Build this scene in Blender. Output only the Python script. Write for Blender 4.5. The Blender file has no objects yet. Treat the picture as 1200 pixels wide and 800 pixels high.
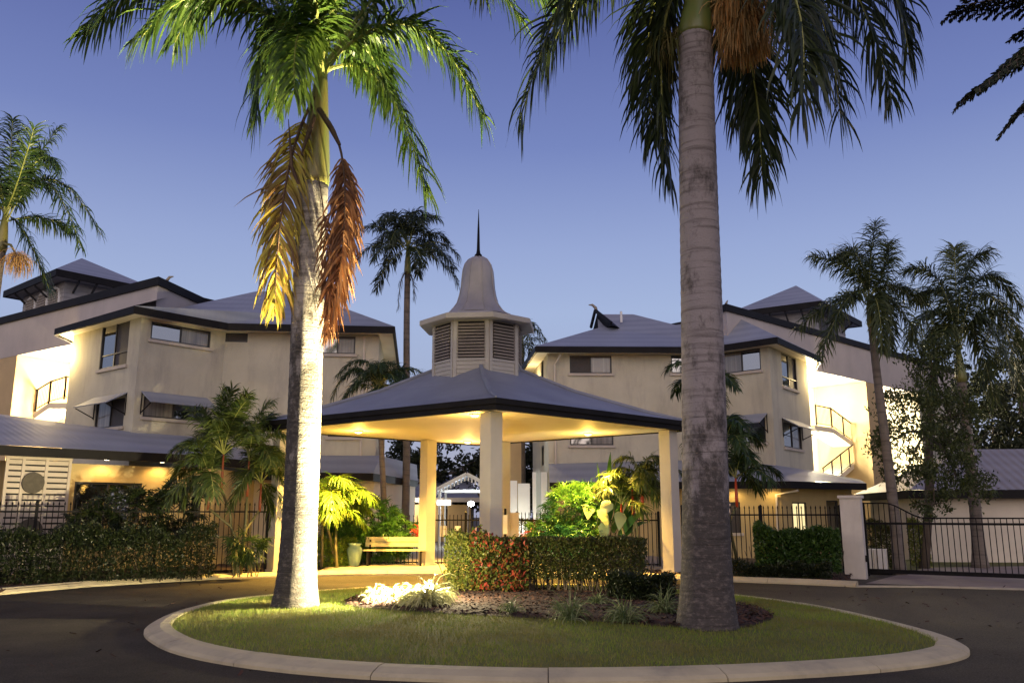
import bpy, math, random
import numpy as np
from math import radians, sin, cos, pi
from mathutils import Vector

sc = bpy.context.scene
COL = sc.collection
# ------------------------------------------------------------------ camera
TH = math.atan(0.202)
CS, SN = cos(TH), sin(TH)
EYE = 1.6
cam = bpy.data.cameras.new('camera')
camo = bpy.data.objects.new('camera', cam)
COL.objects.link(camo)
camo.location = (0, 0, EYE)
camo.rotation_euler = (pi/2 + TH, 0, 0)
cam.sensor_width = 36; cam.lens = 30
cam.clip_start = 0.1; cam.clip_end = 2000
sc.camera = camo
# ------------------------------------------------------------------ dusk sky
world = bpy.data.worlds.new('World'); sc.world = world
world.use_nodes = True
nt = world.node_tree
nt.nodes.clear()
wout = nt.nodes.new('ShaderNodeOutputWorld')
bg = nt.nodes.new('ShaderNodeBackground'); bg.inputs[1].default_value = 1.0
sky = nt.nodes.new('ShaderNodeTexSky'); sky.sky_type = 'NISHITA'; sky.sun_disc = False
SUN_EL, SUN_ROT = radians(1.0), radians(188)
sky.sun_elevation = SUN_EL; sky.sun_rotation = SUN_ROT; sky.ozone_density = 3.0
tc = nt.nodes.new('ShaderNodeTexCoord')
sep = nt.nodes.new('ShaderNodeSeparateXYZ'); nt.links.new(tc.outputs['Generated'], sep.inputs[0])
ramp = nt.nodes.new('ShaderNodeValToRGB')
stops = [(0.0, (.34, .36, .50)), (.23, (.345, .415, .635)), (.30, (.285, .345, .585)), (.41, (.165, .205, .455)), (.56, (.086, .102, .308)), (1.0, (.03, .036, .15))]
stops = [(p, (c[0]*.90, c[1]*.885, c[2]*.87)) for p, c in stops]
cr = ramp.color_ramp
cr.elements[0].position = 0; cr.elements[0].color = stops[0][1] + (1,)
cr.elements[1].position = 1; cr.elements[1].color = stops[-1][1] + (1,)
for p, c in stops[1:-1]:
    e = cr.elements.new(p); e.color = c + (1,)
nt.links.new(sep.outputs['Z'], ramp.inputs[0])
# afterglow in the west, behind the camera
glow = nt.nodes.new('ShaderNodeMapRange'); glow.inputs[1].default_value = 0.1; glow.inputs[2].default_value = -1.0
glow.inputs[3].default_value = 0.0; glow.inputs[4].default_value = 1.0
nt.links.new(sep.outputs['Y'], glow.inputs[0])
gm = nt.nodes.new('ShaderNodeMixRGB'); gm.blend_type = 'ADD'
gm.inputs[2].default_value = (.58, .445, .335, 1)
nt.links.new(glow.outputs[0], gm.inputs[0]); nt.links.new(ramp.outputs[0], gm.inputs[1])
sm = nt.nodes.new('ShaderNodeMixRGB'); sm.blend_type = 'ADD'; sm.inputs[0].default_value = 0.08
nt.links.new(gm.outputs[0], sm.inputs[1]); nt.links.new(sky.outputs[0], sm.inputs[2])
nt.links.new(sm.outputs[0], bg.inputs[0]); nt.links.new(bg.outputs[0], wout.inputs[0])
# the last of the afterglow, very soft, from behind the camera
sun = bpy.data.lights.new('sun', 'SUN'); suno = bpy.data.objects.new('sun', sun); COL.objects.link(suno)
sun.energy = 0.5; sun.angle = radians(60); sun.color = (1.0, .80, .60)
suno.rotation_euler = (radians(72), 0, radians(-8))
vs = sc.view_settings
vs.view_transform = 'Standard'; vs.look = 'None'; vs.exposure = 0.16; vs.gamma = 1.0
vs.use_curve_mapping = False
cy = sc.cycles
cy.use_denoising = True
cy.max_bounces = 6; cy.diffuse_bounces = 3; cy.glossy_bounces = 2; cy.transmission_bounces = 3; cy.transparent_max_bounces = 6
cy.sample_clamp_indirect = 4.0
cy.caustics_reflective = False; cy.caustics_refractive = False

rng = np.random.default_rng(7)
random.seed(7)

# ------------------------------------------------------------------ placing helpers
def ray(px, py):
    u = (px-600)/1000; v = (400-py)/1000
    return u, CS - v*SN, SN + v*CS
def P(px, py, Y):
    x, y, z = ray(px, py); t = Y/y
    return Vector((x*t, Y, EYE + z*t))
def H(px, py, z=0.0):
    x, y, r = ray(px, py); t = (z-EYE)/r
    return Vector((x*t, y*t, z))
def onwall(px, py, a, b):
    """point where the sight line meets the vertical plane through a,b: (distance along a->b, height)"""
    x, y, z = ray(px, py)
    ax, ay = a[0], a[1]; dx, dy = b[0]-a[0], b[1]-a[1]
    L = math.hypot(dx, dy); dx /= L; dy /= L
    det = x*(-dy) + y*dx
    t = (ax*(-dy) + ay*dx)/det
    s = (x*t-ax)*dx + (y*t-ay)*dy
    return s, EYE + z*t
def wallpt(px, py, a, b):
    s, z = onwall(px, py, a, b)
    d = (Vector(b[:2])-Vector(a[:2])).normalized()
    q = Vector(a[:2]) + d*s
    return Vector((q.x, q.y, z))

# ------------------------------------------------------------------ mesh builder
LOC = {}
class MB:
    def __init__(s): s.v = []; s.f = []; s.n = 0; s.m = 0; s.ms = []
    def add(s, verts, faces):
        verts = np.asarray(verts, float).reshape(-1, 3)
        s.v.append(verts)
        if isinstance(faces, np.ndarray): s.f.append(faces + s.n)
        else: s.f.append([tuple(i + s.n for i in f) for f in faces])
        s.n += len(verts); s.ms.append(np.full(len(faces), s.m)); return s
    def quad(s, a, b, c, d): return s.add([a, b, c, d], [(0, 1, 2, 3)])
    def poly(s, pts): return s.add([tuple(p) for p in pts], [tuple(range(len(pts)))])
    def box(s, c, size, ax=None):
        """box centred at c; ax = direction (x,y) of its local X"""
        hx, hy, hz = size[0]/2, size[1]/2, size[2]/2
        d = Vector((1, 0)) if ax is None else Vector(ax[:2]).normalized()
        n = Vector((-d.y, d.x))
        vs = []
        for k in (-1, 1):
            for i, j in ((-1, -1), (1, -1), (1, 1), (-1, 1)):
                q = d*(i*hx) + n*(j*hy)
                vs.append((c[0]+q.x, c[1]+q.y, c[2]+k*hz))
        return s.add(vs, [(3, 2, 1, 0), (4, 5, 6, 7), (0, 1, 5, 4), (1, 2, 6, 5), (2, 3, 7, 6), (3, 0, 4, 7)])
    def bar(s, a, b, w, h, up=(0, 0, 1)):
        a = Vector(a); b = Vector(b); d = (b-a).normalized(); up = Vector(up)
        if abs(d.dot(up)) > .98: up = Vector((0, 1, 0))
        r = d.cross(up).normalized()*(w/2); u = r.cross(d).normalized()*(h/2)
        vs = [a-r-u, a+r-u, a+r+u, a-r+u, b-r-u, b+r-u, b+r+u, b-r+u]
        return s.add(vs, [(3, 2, 1, 0), (4, 5, 6, 7), (0, 1, 5, 4), (1, 2, 6, 5), (2, 3, 7, 6), (3, 0, 4, 7)])
    def prism(s, pts, z0, z1):
        n = len(pts)
        vs = [(p[0], p[1], z0) for p in pts] + [(p[0], p[1], z1) for p in pts]
        fs = [tuple(range(n-1, -1, -1)), tuple(range(n, 2*n))] + [(i, (i+1) % n, n+(i+1) % n, n+i) for i in range(n)]
        return s.add(vs, fs)
    def tube(s, pts, rad, n=6, cap=True):
        pts = [Vector(p) for p in pts]; m = len(pts)
        if not hasattr(rad, '__len__'): rad = [rad]*m
        vs = []; fs = []
        pu = None
        for i, p in enumerate(pts):
            d = (pts[min(i+1, m-1)]-pts[max(i-1, 0)]).normalized()
            u = Vector((1, 0, 0)) if pu is None else pu
            u = u - d*u.dot(d)
            if u.length < 1e-3: u = Vector((0, 1, 0)) - d*d.y
            u.normalize(); pu = u; w = d.cross(u)
            for k in range(n):
                a = 2*pi*k/n
                vs.append(p + (u*cos(a)+w*sin(a))*rad[i])
        for i in range(m-1):
            for k in range(n):
                fs.append((i*n+k, i*n+(k+1) % n, (i+1)*n+(k+1) % n, (i+1)*n+k))
        if cap: fs += [tuple(range(n-1, -1, -1)), tuple(range((m-1)*n, m*n))]
        return s.add(vs, fs)
    def lathe(s, prof, c, n=24, ph=0.0, cap=True):
        vs = []; m = len(prof)
        for r, z in prof:
            for k in range(n):
                a = 2*pi*k/n + ph
                vs.append((c[0]+r*cos(a), c[1]+r*sin(a), c[2]+z))
        fs = [(i*n+k, i*n+(k+1) % n, (i+1)*n+(k+1) % n, (i+1)*n+k) for i in range(m-1) for k in range(n)]
        if cap: fs += [tuple(range(n-1, -1, -1)), tuple(range((m-1)*n, m*n))]
        return s.add(vs, fs)
    def build(s, name, mat, parent=None, smooth=False):
        V = np.concatenate(s.v) if s.v else np.zeros((0, 3))
        base = LOC.get(parent.name, Vector((0, 0, 0))) if parent else Vector((0, 0, 0))
        V = V - np.array(base)
        starts, totals, idx = [], [], []
        k = 0
        for blk in s.f:
            if isinstance(blk, np.ndarray):
                m, w = blk.shape
                starts.append(k + np.arange(m)*w); totals.append(np.full(m, w)); idx.append(blk.ravel()); k += m*w
            else:
                if not blk: continue
                ln = np.array([len(f) for f in blk])
                starts.append(k + np.concatenate([[0], np.cumsum(ln)[:-1]])); totals.append(ln)
                idx.append(np.array([i for f in blk for i in f])); k += int(ln.sum())
        me = bpy.data.meshes.new(name)
        me.vertices.add(len(V)); me.vertices.foreach_set('co', V.astype(np.float32).ravel())
        if idx:
            idx = np.concatenate(idx).astype(np.int32); starts = np.concatenate(starts).astype(np.int32)
            me.loops.add(len(idx)); me.loops.foreach_set('vertex_index', idx)
            me.polygons.add(len(starts)); me.polygons.foreach_set('loop_start', starts)
            me.polygons.foreach_set('use_smooth', np.full(len(starts), bool(smooth)))
        mats = mat if isinstance(mat, (list, tuple)) else [mat]
        for q in mats: me.materials.append(q)
        if len(mats) > 1: me.polygons.foreach_set('material_index', np.concatenate(s.ms).astype(np.int32))
        me.update(calc_edges=True)
        o = bpy.data.objects.new(name, me); COL.objects.link(o)
        if parent:
            o.parent = parent; LOC[o.name] = base
        else: LOC[o.name] = base
        return o
def thing(name, label, cat, loc=(0, 0, 0), group=None):
    o = bpy.data.objects.new(name, None); COL.objects.link(o)
    o.location = loc; o.empty_display_size = .2
    LOC[o.name] = Vector(loc)
    return tag(o, label, cat, group)
def tag(o, label, cat, group=None):
    o['label'] = label; o['category'] = cat
    if group: o['group'] = group
    return o
def struct(o): o['kind'] = 'structure'; return o
def stuff(o, label=None, cat=None):
    o['kind'] = 'stuff'
    if label: tag(o, label, cat)
    return o
def lamp(name, kind, loc, energy, color, parent=None, radius=.05, rot=None, target=None, spot=None, blend=.4):
    l = bpy.data.lights.new(name, kind); o = bpy.data.objects.new(name, l); COL.objects.link(o)
    l.energy = energy; l.color = color
    if kind in ('POINT', 'SPOT'): l.shadow_soft_size = radius
    if kind == 'SPOT': l.spot_size = radians(spot); l.spot_blend = blend
    loc = Vector(loc)
    o.location = loc - (LOC[parent.name] if parent else Vector((0, 0, 0)))
    if target is not None:
        o.rotation_euler = (Vector(target)-loc).to_track_quat('-Z', 'Y').to_euler()
    if parent: o.parent = parent
    return o

# ------------------------------------------------------------------ materials
MATS = {}
def nodes(name):
    m = bpy.data.materials.new(name); m.use_nodes = True
    t = m.node_tree; t.nodes.clear()
    out = t.nodes.new('ShaderNodeOutputMaterial')
    MATS[name] = m
    return m, t, out
def N(t, kind, **kw):
    n = t.nodes.new(kind)
    for k, v in kw.items():
        if hasattr(n, k): setattr(n, k, v)
        else: n.inputs[k].default_value = v
    return n
def rgb(c): return (c[0], c[1], c[2], 1)
def mat(name, base, base2=None, scale=3.0, rough=.6, metal=0.0, bump=0.0, bscale=60, detail=6, stretch=(1, 1, 1), stain=None, spec=.5):
    """noise-mottled surface with a fine bump"""
    m, t, out = nodes(name)
    b = N(t, 'ShaderNodeBsdfPrincipled'); b.inputs['Roughness'].default_value = rough; b.inputs['Metallic'].default_value = metal
    b.inputs['Specular IOR Level'].default_value = spec
    co = N(t, 'ShaderNodeTexCoord'); mp = N(t, 'ShaderNodeMapping'); mp.inputs['Scale'].default_value = stretch
    geo = N(t, 'ShaderNodeNewGeometry')
    t.links.new(geo.outputs['Position'], mp.inputs[0])
    n1 = N(t, 'ShaderNodeTexNoise', Scale=scale, Detail=detail, Roughness=.6)
    t.links.new(mp.outputs[0], n1.inputs['Vector'])
    mx = N(t, 'ShaderNodeMixRGB'); mx.inputs[1].default_value = rgb(base); mx.inputs[2].default_value = rgb(base2 or base)
    rr = N(t, 'ShaderNodeMapRange'); rr.inputs[1].default_value = .35; rr.inputs[2].default_value = .65
    t.links.new(n1.outputs[0], rr.inputs[0]); t.links.new(rr.outputs[0], mx.inputs[0])
    src = mx.outputs[0]
    if stain:
        n3 = N(t, 'ShaderNodeTexNoise', Scale=stain[1], Detail=8, Roughness=.7)
        mp3 = N(t, 'ShaderNodeMapping'); mp3.inputs['Scale'].default_value = (1, 1, .25)
        t.links.new(geo.outputs['Position'], mp3.inputs[0]); t.links.new(mp3.outputs[0], n3.inputs['Vector'])
        r3 = N(t, 'ShaderNodeMapRange'); r3.inputs[1].default_value = .5; r3.inputs[2].default_value = .75; r3.inputs[4].default_value = stain[2]
        t.links.new(n3.outputs[0], r3.inputs[0])
        m3 = N(t, 'ShaderNodeMixRGB'); m3.inputs[2].default_value = rgb(stain[0])
        t.links.new(r3.outputs[0], m3.inputs[0]); t.links.new(src, m3.inputs[1]); src = m3.outputs[0]
    t.links.new(src, b.inputs['Base Color'])
    if bump:
        n2 = N(t, 'ShaderNodeTexNoise', Scale=bscale, Detail=4)
        t.links.new(mp.outputs[0], n2.inputs['Vector'])
        bp = N(t, 'ShaderNodeBump'); bp.inputs['Strength'].default_value = bump; bp.inputs['Distance'].default_value = .02
        t.links.new(n2.outputs[0], bp.inputs['Height']); t.links.new(bp.outputs[0], b.inputs['Normal'])
    t.links.new(b.outputs[0], out.inputs[0])
    return m
def leafmat(name, cols, trans=.25, rough=.5, tcol=None, patch=None):
    """per-leaf random colour, some light passing through"""
    m, t, out = nodes(name)
    geo = N(t, 'ShaderNodeNewGeometry')
    rp = N(t, 'ShaderNodeValToRGB'); c = rp.color_ramp
    c.elements[0].position = 0; c.elements[0].color = rgb(cols[0]); c.elements[1].position = 1; c.elements[1].color = rgb(cols[-1])
    for i, k in enumerate(cols[1:-1]):
        e = c.elements.new((i+1)/(len(cols)-1)); e.color = rgb(k)
    t.links.new(geo.outputs['Random Per Island'], rp.inputs[0])
    src = rp.outputs[0]
    if patch:
        n = N(t, 'ShaderNodeTexNoise', Scale=patch[1], Detail=3)
        t.links.new(geo.outputs['Position'], n.inputs['Vector'])
        r = N(t, 'ShaderNodeMapRange'); r.inputs[1].default_value = .45; r.inputs[2].default_value = .62; r.inputs[4].default_value = patch[2]
        t.links.new(n.outputs[0], r.inputs[0])
        mx = N(t, 'ShaderNodeMixRGB'); mx.inputs[2].default_value = rgb(patch[0])
        t.links.new(r.outputs[0], mx.inputs[0]); t.links.new(src, mx.inputs[1]); src = mx.outputs[0]
    b = N(t, 'ShaderNodeBsdfPrincipled'); b.inputs['Roughness'].default_value = rough
    b.inputs['Specular IOR Level'].default_value = .35
    t.links.new(src, b.inputs['Base Color'])
    tr = N(t, 'ShaderNodeBsdfTranslucent')
    if tcol: 
        hm = N(t, 'ShaderNodeMixRGB'); hm.inputs[0].default_value = .6; hm.inputs[2].default_value = rgb(tcol)
        t.links.new(src, hm.inputs[1]); t.links.new(hm.outputs[0], tr.inputs[0])
    else: t.links.new(src, tr.inputs[0])
    ms = N(t, 'ShaderNodeMixShader'); ms.inputs[0].default_value = trans
    t.links.new(b.outputs[0], ms.inputs[1]); t.links.new(tr.outputs[0], ms.inputs[2]); t.links.new(ms.outputs[0], out.inputs[0])
    return m
def emit(name, col, st):
    m, t, out = nodes(name)
    e = N(t, 'ShaderNodeEmission'); e.inputs[0].default_value = rgb(col); e.inputs[1].default_value = st
    t.links.new(e.outputs[0], out.inputs[0]); return m
def roofmat(name, c1, c2, pitch=.21, rough=.42, bump=.35):
    """folded metal roofing: fine ribs running up the slope, faint sheet laps"""
    m, t, out = nodes(name)
    b = N(t, 'ShaderNodeBsdfPrincipled'); b.inputs['Roughness'].default_value = rough; b.inputs['Metallic'].default_value = .25
    geo = N(t, 'ShaderNodeNewGeometry')
    # across-slope coordinate: position dot (normal x z)
    cx = N(t, 'ShaderNodeVectorMath', operation='CROSS_PRODUCT'); cx.inputs[1].default_value = (0, 0, 1)
    t.links.new(geo.outputs['True Normal'], cx.inputs[0])
    nm = N(t, 'ShaderNodeVectorMath', operation='NORMALIZE'); t.links.new(cx.outputs[0], nm.inputs[0])
    dt = N(t, 'ShaderNodeVectorMath', operation='DOT_PRODUCT'); t.links.new(nm.outputs[0], dt.inputs[0]); t.links.new(geo.outputs['Position'], dt.inputs[1])
    ml = N(t, 'ShaderNodeMath', operation='MULTIPLY'); ml.inputs[1].default_value = 2*pi/pitch; t.links.new(dt.outputs['Value'], ml.inputs[0])
    sn = N(t, 'ShaderNodeMath', operation='SINE'); t.links.new(ml.outputs[0], sn.inputs[0])
    bp = N(t, 'ShaderNodeBump'); bp.inputs['Strength'].default_value = bump; bp.inputs['Distance'].default_value = .03
    t.links.new(sn.outputs[0], bp.inputs['Height']); t.links.new(bp.outputs[0], b.inputs['Normal'])
    # laps along height and mottling
    sp = N(t, 'ShaderNodeSeparateXYZ'); t.links.new(geo.outputs['Position'], sp.inputs[0])
    n = N(t, 'ShaderNodeTexNoise', Scale=.7, Detail=5); t.links.new(geo.outputs['Position'], n.inputs['Vector'])
    m2 = N(t, 'ShaderNodeMath', operation='MULTIPLY'); m2.inputs[1].default_value = 18; t.links.new(sp.outputs[2], m2.inputs[0])
    s2 = N(t, 'ShaderNodeMath', operation='SINE'); t.links.new(m2.outputs[0], s2.inputs[0])
    a = N(t, 'ShaderNodeMath', operation='MULTIPLY_ADD'); a.inputs[1].default_value = .22; t.links.new(s2.outputs[0], a.inputs[0]); t.links.new(n.outputs[0], a.inputs[2])
    mx = N(t, 'ShaderNodeMixRGB'); mx.inputs[1].default_value = rgb(c1); mx.inputs[2].default_value = rgb(c2)
    t.links.new(a.outputs[0], mx.inputs[0]); t.links.new(mx.outputs[0], b.inputs['Base Color'])
    t.links.new(b.outputs[0], out.inputs[0]); return m
def trunkmat(name, c1, c2, moss, rings=14.0, mossamt=.6, foot=0):
    """palm trunk: ring scars, lichen blotches"""
    m, t, out = nodes(name)
    b = N(t, 'ShaderNodeBsdfPrincipled'); b.inputs['Roughness'].default_value = .8
    geo = N(t, 'ShaderNodeNewGeometry'); sp = N(t, 'ShaderNodeSeparateXYZ'); t.links.new(geo.outputs['Position'], sp.inputs[0])
    n = N(t, 'ShaderNodeTexNoise', Scale=2.2, Detail=6); t.links.new(geo.outputs['Position'], n.inputs['Vector'])
    mr = N(t, 'ShaderNodeMapping'); mr.inputs['Scale'].default_value = (.9, .9, rings*1.6); t.links.new(geo.outputs['Position'], mr.inputs[0])
    n0 = N(t, 'ShaderNodeTexNoise', Scale=1.0, Detail=5, Roughness=.62); t.links.new(mr.outputs[0], n0.inputs['Vector'])
    rr = N(t, 'ShaderNodeMapRange'); rr.inputs[1].default_value = .50; rr.inputs[2].default_value = .66
    t.links.new(n0.outputs[0], rr.inputs[0])
    rf = N(t, 'ShaderNodeMath', operation='MULTIPLY'); rf.inputs[1].default_value = .75; t.links.new(rr.outputs[0], rf.inputs[0])
    mx = N(t, 'ShaderNodeMixRGB'); mx.inputs[1].default_value = rgb(c1); mx.inputs[2].default_value = rgb(c2); t.links.new(rf.outputs[0], mx.inputs[0])
    n2 = N(t, 'ShaderNodeTexNoise', Scale=3.0, Detail=9, Roughness=.75); mp = N(t, 'ShaderNodeMapping'); mp.inputs['Scale'].default_value = (1, 1, .55)
    t.links.new(geo.outputs['Position'], mp.inputs[0]); t.links.new(mp.outputs[0], n2.inputs['Vector'])
    r2 = N(t, 'ShaderNodeMapRange'); r2.inputs[1].default_value = .52; r2.inputs[2].default_value = .66; r2.inputs[4].default_value = mossamt
    t.links.new(n2.outputs[0], r2.inputs[0])
    if foot:      # damp mossy foot of the trunk
        fh = N(t, 'ShaderNodeMapRange'); fh.inputs[1].default_value = foot; fh.inputs[2].default_value = .1; fh.inputs[3].default_value = 0; fh.inputs[4].default_value = .36
        t.links.new(sp.outputs[2], fh.inputs[0]); fa = N(t, 'ShaderNodeMath', operation='ADD'); t.links.new(fh.outputs[0], fa.inputs[0]); t.links.new(n2.outputs[0], fa.inputs[1]); t.links.new(fa.outputs[0], r2.inputs[0])
    n4 = N(t, 'ShaderNodeTexNoise', Scale=11, Detail=8, Roughness=.7); mq = N(t, 'ShaderNodeMapping'); mq.inputs['Scale'].default_value = (1, 1, 1.8)
    t.links.new(geo.outputs['Position'], mq.inputs[0]); t.links.new(mq.outputs[0], n4.inputs['Vector'])
    r4 = N(t, 'ShaderNodeMapRange'); r4.inputs[1].default_value = .50; r4.inputs[2].default_value = .74; t.links.new(n4.outputs[0], r4.inputs[0])
    mm = N(t, 'ShaderNodeMixRGB'); mm.inputs[1].default_value = rgb([q*.6 for q in moss]); mm.inputs[2].default_value = rgb([q*3.6 for q in moss]); t.links.new(r4.outputs[0], mm.inputs[0])
    m2 = N(t, 'ShaderNodeMixRGB'); t.links.new(mm.outputs[0], m2.inputs[2]); t.links.new(r2.outputs[0], m2.inputs[0]); t.links.new(mx.outputs[0], m2.inputs[1])
    t.links.new(m2.outputs[0], b.inputs['Base Color'])
    n3 = N(t, 'ShaderNodeTexNoise', Scale=40, Detail=4); t.links.new(geo.outputs['Position'], n3.inputs['Vector'])
    hh = N(t, 'ShaderNodeMath', operation='MULTIPLY_ADD'); hh.inputs[1].default_value = -.5; t.links.new(rr.outputs[0], hh.inputs[0]); t.links.new(n3.outputs[0], hh.inputs[2])
    bp = N(t, 'ShaderNodeBump'); bp.inputs['Strength'].default_value = .6; bp.inputs['Distance'].default_value = .03
    t.links.new(hh.outputs[0], bp.inputs['Height']); t.links.new(bp.outputs[0], b.inputs['Normal'])
    t.links.new(b.outputs[0], out.inputs[0]); return m

M_render = mat('rendered_wall', (.575, .54, .42), (.50, .47, .36), scale=.9, rough=.85, bump=.35, bscale=24, stain=((.30, .27, .235), 1.1, .7))
M_render_pale = mat('pale_render', (.68, .61, .50), (.60, .54, .45), scale=.9, rough=.85, bump=.2, bscale=30, stain=((.42, .37, .31), 1.3, .3))
M_parapet = mat('parapet_render', (.50, .45, .42), (.43, .39, .37), scale=.6, rough=.85, bump=.15, bscale=30, stain=((.33, .3, .28), 1.0, .4))
M_stairwall = mat('stair_wall', (.78, .72, .60), (.72, .66, .54), scale=1.2, rough=.8)
M_tan = mat('tan_render', (.52, .38, .20), (.46, .34, .18), scale=1.2, rough=.8, bump=.2, bscale=30)
M_column = mat('column_render', (.55, .51, .44), (.48, .445, .385), scale=1.4, rough=.7, bump=.12, bscale=40, stain=((.45, .40, .34), 2.2, .3))
M_soffit = mat('soffit_paint', (.78, .70, .55), (.74, .66, .52), scale=1.5, rough=.6)
M_fascia = mat('dark_fascia', (.008, .007, .008), (.013, .012, .012), scale=2, rough=.6, spec=.15)
M_roof = roofmat('blue_grey_roof', (.25, .275, .325), (.37, .395, .45), bump=.06, rough=.55)
M_wing = mat('ochre_render', (.56, .43, .20), (.48, .37, .18), scale=.9, rough=.85, bump=.2, bscale=30, stain=((.34, .26, .14), 1.3, .4))
M_canroof = mat('canopy_roof', (.235, .25, .295), (.29, .305, .35), scale=.8, rough=.55, bump=.1, bscale=12, stain=((.14, .14, .17), .8, .3))
M_garroof = roofmat('corrugated_roof', (.30, .27, .24), (.38, .35, .32), pitch=.30, bump=.8)
M_weather = mat('weatherboard', (.60, .56, .47), (.54, .50, .42), scale=1.5, rough=.6)
M_tower = mat('tower_boards', (.33, .31, .30), (.27, .26, .26), scale=1.5, rough=.7)
M_bell = mat('bell_roof', (.46, .43, .40), (.36, .34, .33), scale=1.5, rough=.5, metal=.15, bump=.1, bscale=14, stain=((.24, .23, .22), 1.5, .5))
M_louvre = mat('louvre_slat', (.30, .25, .195), (.24, .20, .155), scale=4, rough=.6)
M_dark = mat('dark_void', (.012, .011, .012), (.02, .018, .018), scale=2, rough=.8)
M_frame = mat('window_frame_metal', (.022, .021, .023), (.03, .03, .03), scale=3, rough=.4)
M_sill = mat('window_sill', (.55, .49, .42), (.47, .42, .36), scale=2, rough=.8)
M_iron = mat('black_iron', (.007, .007, .008), (.012, .011, .011), scale=8, rough=.6, spec=.12)
M_white = mat('white_paint', (.80, .79, .76), (.74, .73, .70), scale=2, rough=.5)
M_cream = mat('cream_post', (.64, .60, .54), (.56, .52, .47), scale=2, rough=.75, bump=.1, stain=((.4, .36, .32), 2, .4))
M_lattice = mat('cream_slat', (.55, .47, .38), (.48, .41, .33), scale=3, rough=.6)
M_bench = mat('bench_timber', (.62, .56, .30), (.52, .46, .24), scale=5, rough=.55, stretch=(1, 8, 8))
M_pot = mat('glazed_green_pot', (.22, .36, .26), (.28, .42, .31), scale=6, rough=.22)
M_asphalt = mat('asphalt', (.047, .040, .029), (.066, .057, .042), scale=1.1, rough=.9, bump=.5, bscale=160, stain=((.026, .022, .017), .45, .8), spec=.15)
def lamplit_road(m):
    """lamp light painted into the road colour in front of the sliding gate, with aggregate grain"""
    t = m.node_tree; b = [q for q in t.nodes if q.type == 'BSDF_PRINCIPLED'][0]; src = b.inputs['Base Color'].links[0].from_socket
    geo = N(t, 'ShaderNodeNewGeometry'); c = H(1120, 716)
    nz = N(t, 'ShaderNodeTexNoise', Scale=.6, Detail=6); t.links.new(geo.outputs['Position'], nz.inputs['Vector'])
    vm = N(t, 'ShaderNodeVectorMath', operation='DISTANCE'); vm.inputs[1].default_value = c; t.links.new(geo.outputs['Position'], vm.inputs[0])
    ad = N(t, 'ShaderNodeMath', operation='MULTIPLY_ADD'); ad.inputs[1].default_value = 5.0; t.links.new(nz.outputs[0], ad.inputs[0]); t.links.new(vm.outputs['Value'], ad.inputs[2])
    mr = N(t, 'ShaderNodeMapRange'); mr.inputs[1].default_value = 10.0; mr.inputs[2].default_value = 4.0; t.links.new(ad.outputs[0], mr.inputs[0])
    mx = N(t, 'ShaderNodeMixRGB'); mx.inputs[2].default_value = (.145, .125, .075, 1); t.links.new(mr.outputs[0], mx.inputs[0]); t.links.new(src, mx.inputs[1])  # paler tone is painted lamp light on the asphalt
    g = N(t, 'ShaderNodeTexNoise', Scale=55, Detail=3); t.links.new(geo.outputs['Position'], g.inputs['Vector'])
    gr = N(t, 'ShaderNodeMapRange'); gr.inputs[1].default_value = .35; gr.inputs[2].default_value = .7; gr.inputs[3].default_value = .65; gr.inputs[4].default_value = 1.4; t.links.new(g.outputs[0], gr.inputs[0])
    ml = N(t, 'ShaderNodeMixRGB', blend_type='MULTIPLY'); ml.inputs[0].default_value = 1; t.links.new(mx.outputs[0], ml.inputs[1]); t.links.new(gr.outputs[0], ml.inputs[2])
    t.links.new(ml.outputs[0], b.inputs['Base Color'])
lamplit_road(M_asphalt)
M_paving = mat('forecourt_paving', (.36, .31, .235), (.29, .25, .19), scale=1.6, rough=.75, bump=.2, bscale=80)
M_kerb = mat('kerb_concrete', (.55, .475, .30), (.46, .395, .25), scale=2.5, rough=.85, bump=.35, bscale=110, stain=((.17, .155, .14), 1.6, .55))
M_joint = mat('kerb_joint', (.06, .055, .05), (.08, .07, .06), scale=6, rough=.9)
M_lawn = mat('lawn_soil', (.085, .105, .018), (.13, .12, .028), scale=2.2, rough=.95, bump=.6, bscale=50)
M_disc = mat('dark_disc', (.10, .085, .06), (.07, .06, .045), scale=9, rough=.8)
M_mulch = mat('mulch', (.042, .018, .012), (.022, .010, .008), scale=28, rough=.95, bump=1.0, bscale=45)
M_earth = mat('garden_ground', (.050, .040, .026), (.075, .060, .036), scale=4, rough=.95, bump=.6, bscale=40)
M_spath = mat('dry_sheath', (.10, .055, .03), (.06, .03, .02), scale=6, rough=.7)
M_trunk_pale = trunkmat('royal_trunk', (.34, .31, .275), (.115, .095, .08), (.050, .042, .032), rings=9.0, mossamt=.94, foot=6.5)
M_trunk = trunkmat('grey_trunk', (.29, .255, .25), (.115, .095, .09), (.052, .042, .036), rings=10.0, mossamt=.9, foot=3.3)
M_trunk_thin = trunkmat('slender_trunk', (.17, .14, .115), (.08, .065, .05), (.06, .055, .04), rings=7.0, mossamt=.5)
M_shaft = mat('green_crownshaft', (.12, .19, .045), (.22, .19, .055), scale=1.6, rough=.38, stretch=(1, 1, .3), stain=((.20, .10, .04), 1.5, .6))
M_bark = mat('bark', (.13, .10, .075), (.075, .058, .042), scale=6, rough=.9, bump=.8, bscale=25, stretch=(1, 1, .3))
M_redstem = mat('red_stem', (.62, .09, .025), (.48, .05, .02), scale=5, rough=.4)
M_rust = mat('rust_stem', (.26, .06, .025), (.18, .05, .02), scale=5, rough=.5)
M_stem = mat('green_stem', (.12, .13, .05), (.18, .14, .06), scale=5, rough=.6)
M_rachis = mat('frond_rachis', (.24, .27, .07), (.30, .30, .09), scale=4, rough=.5)

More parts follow.
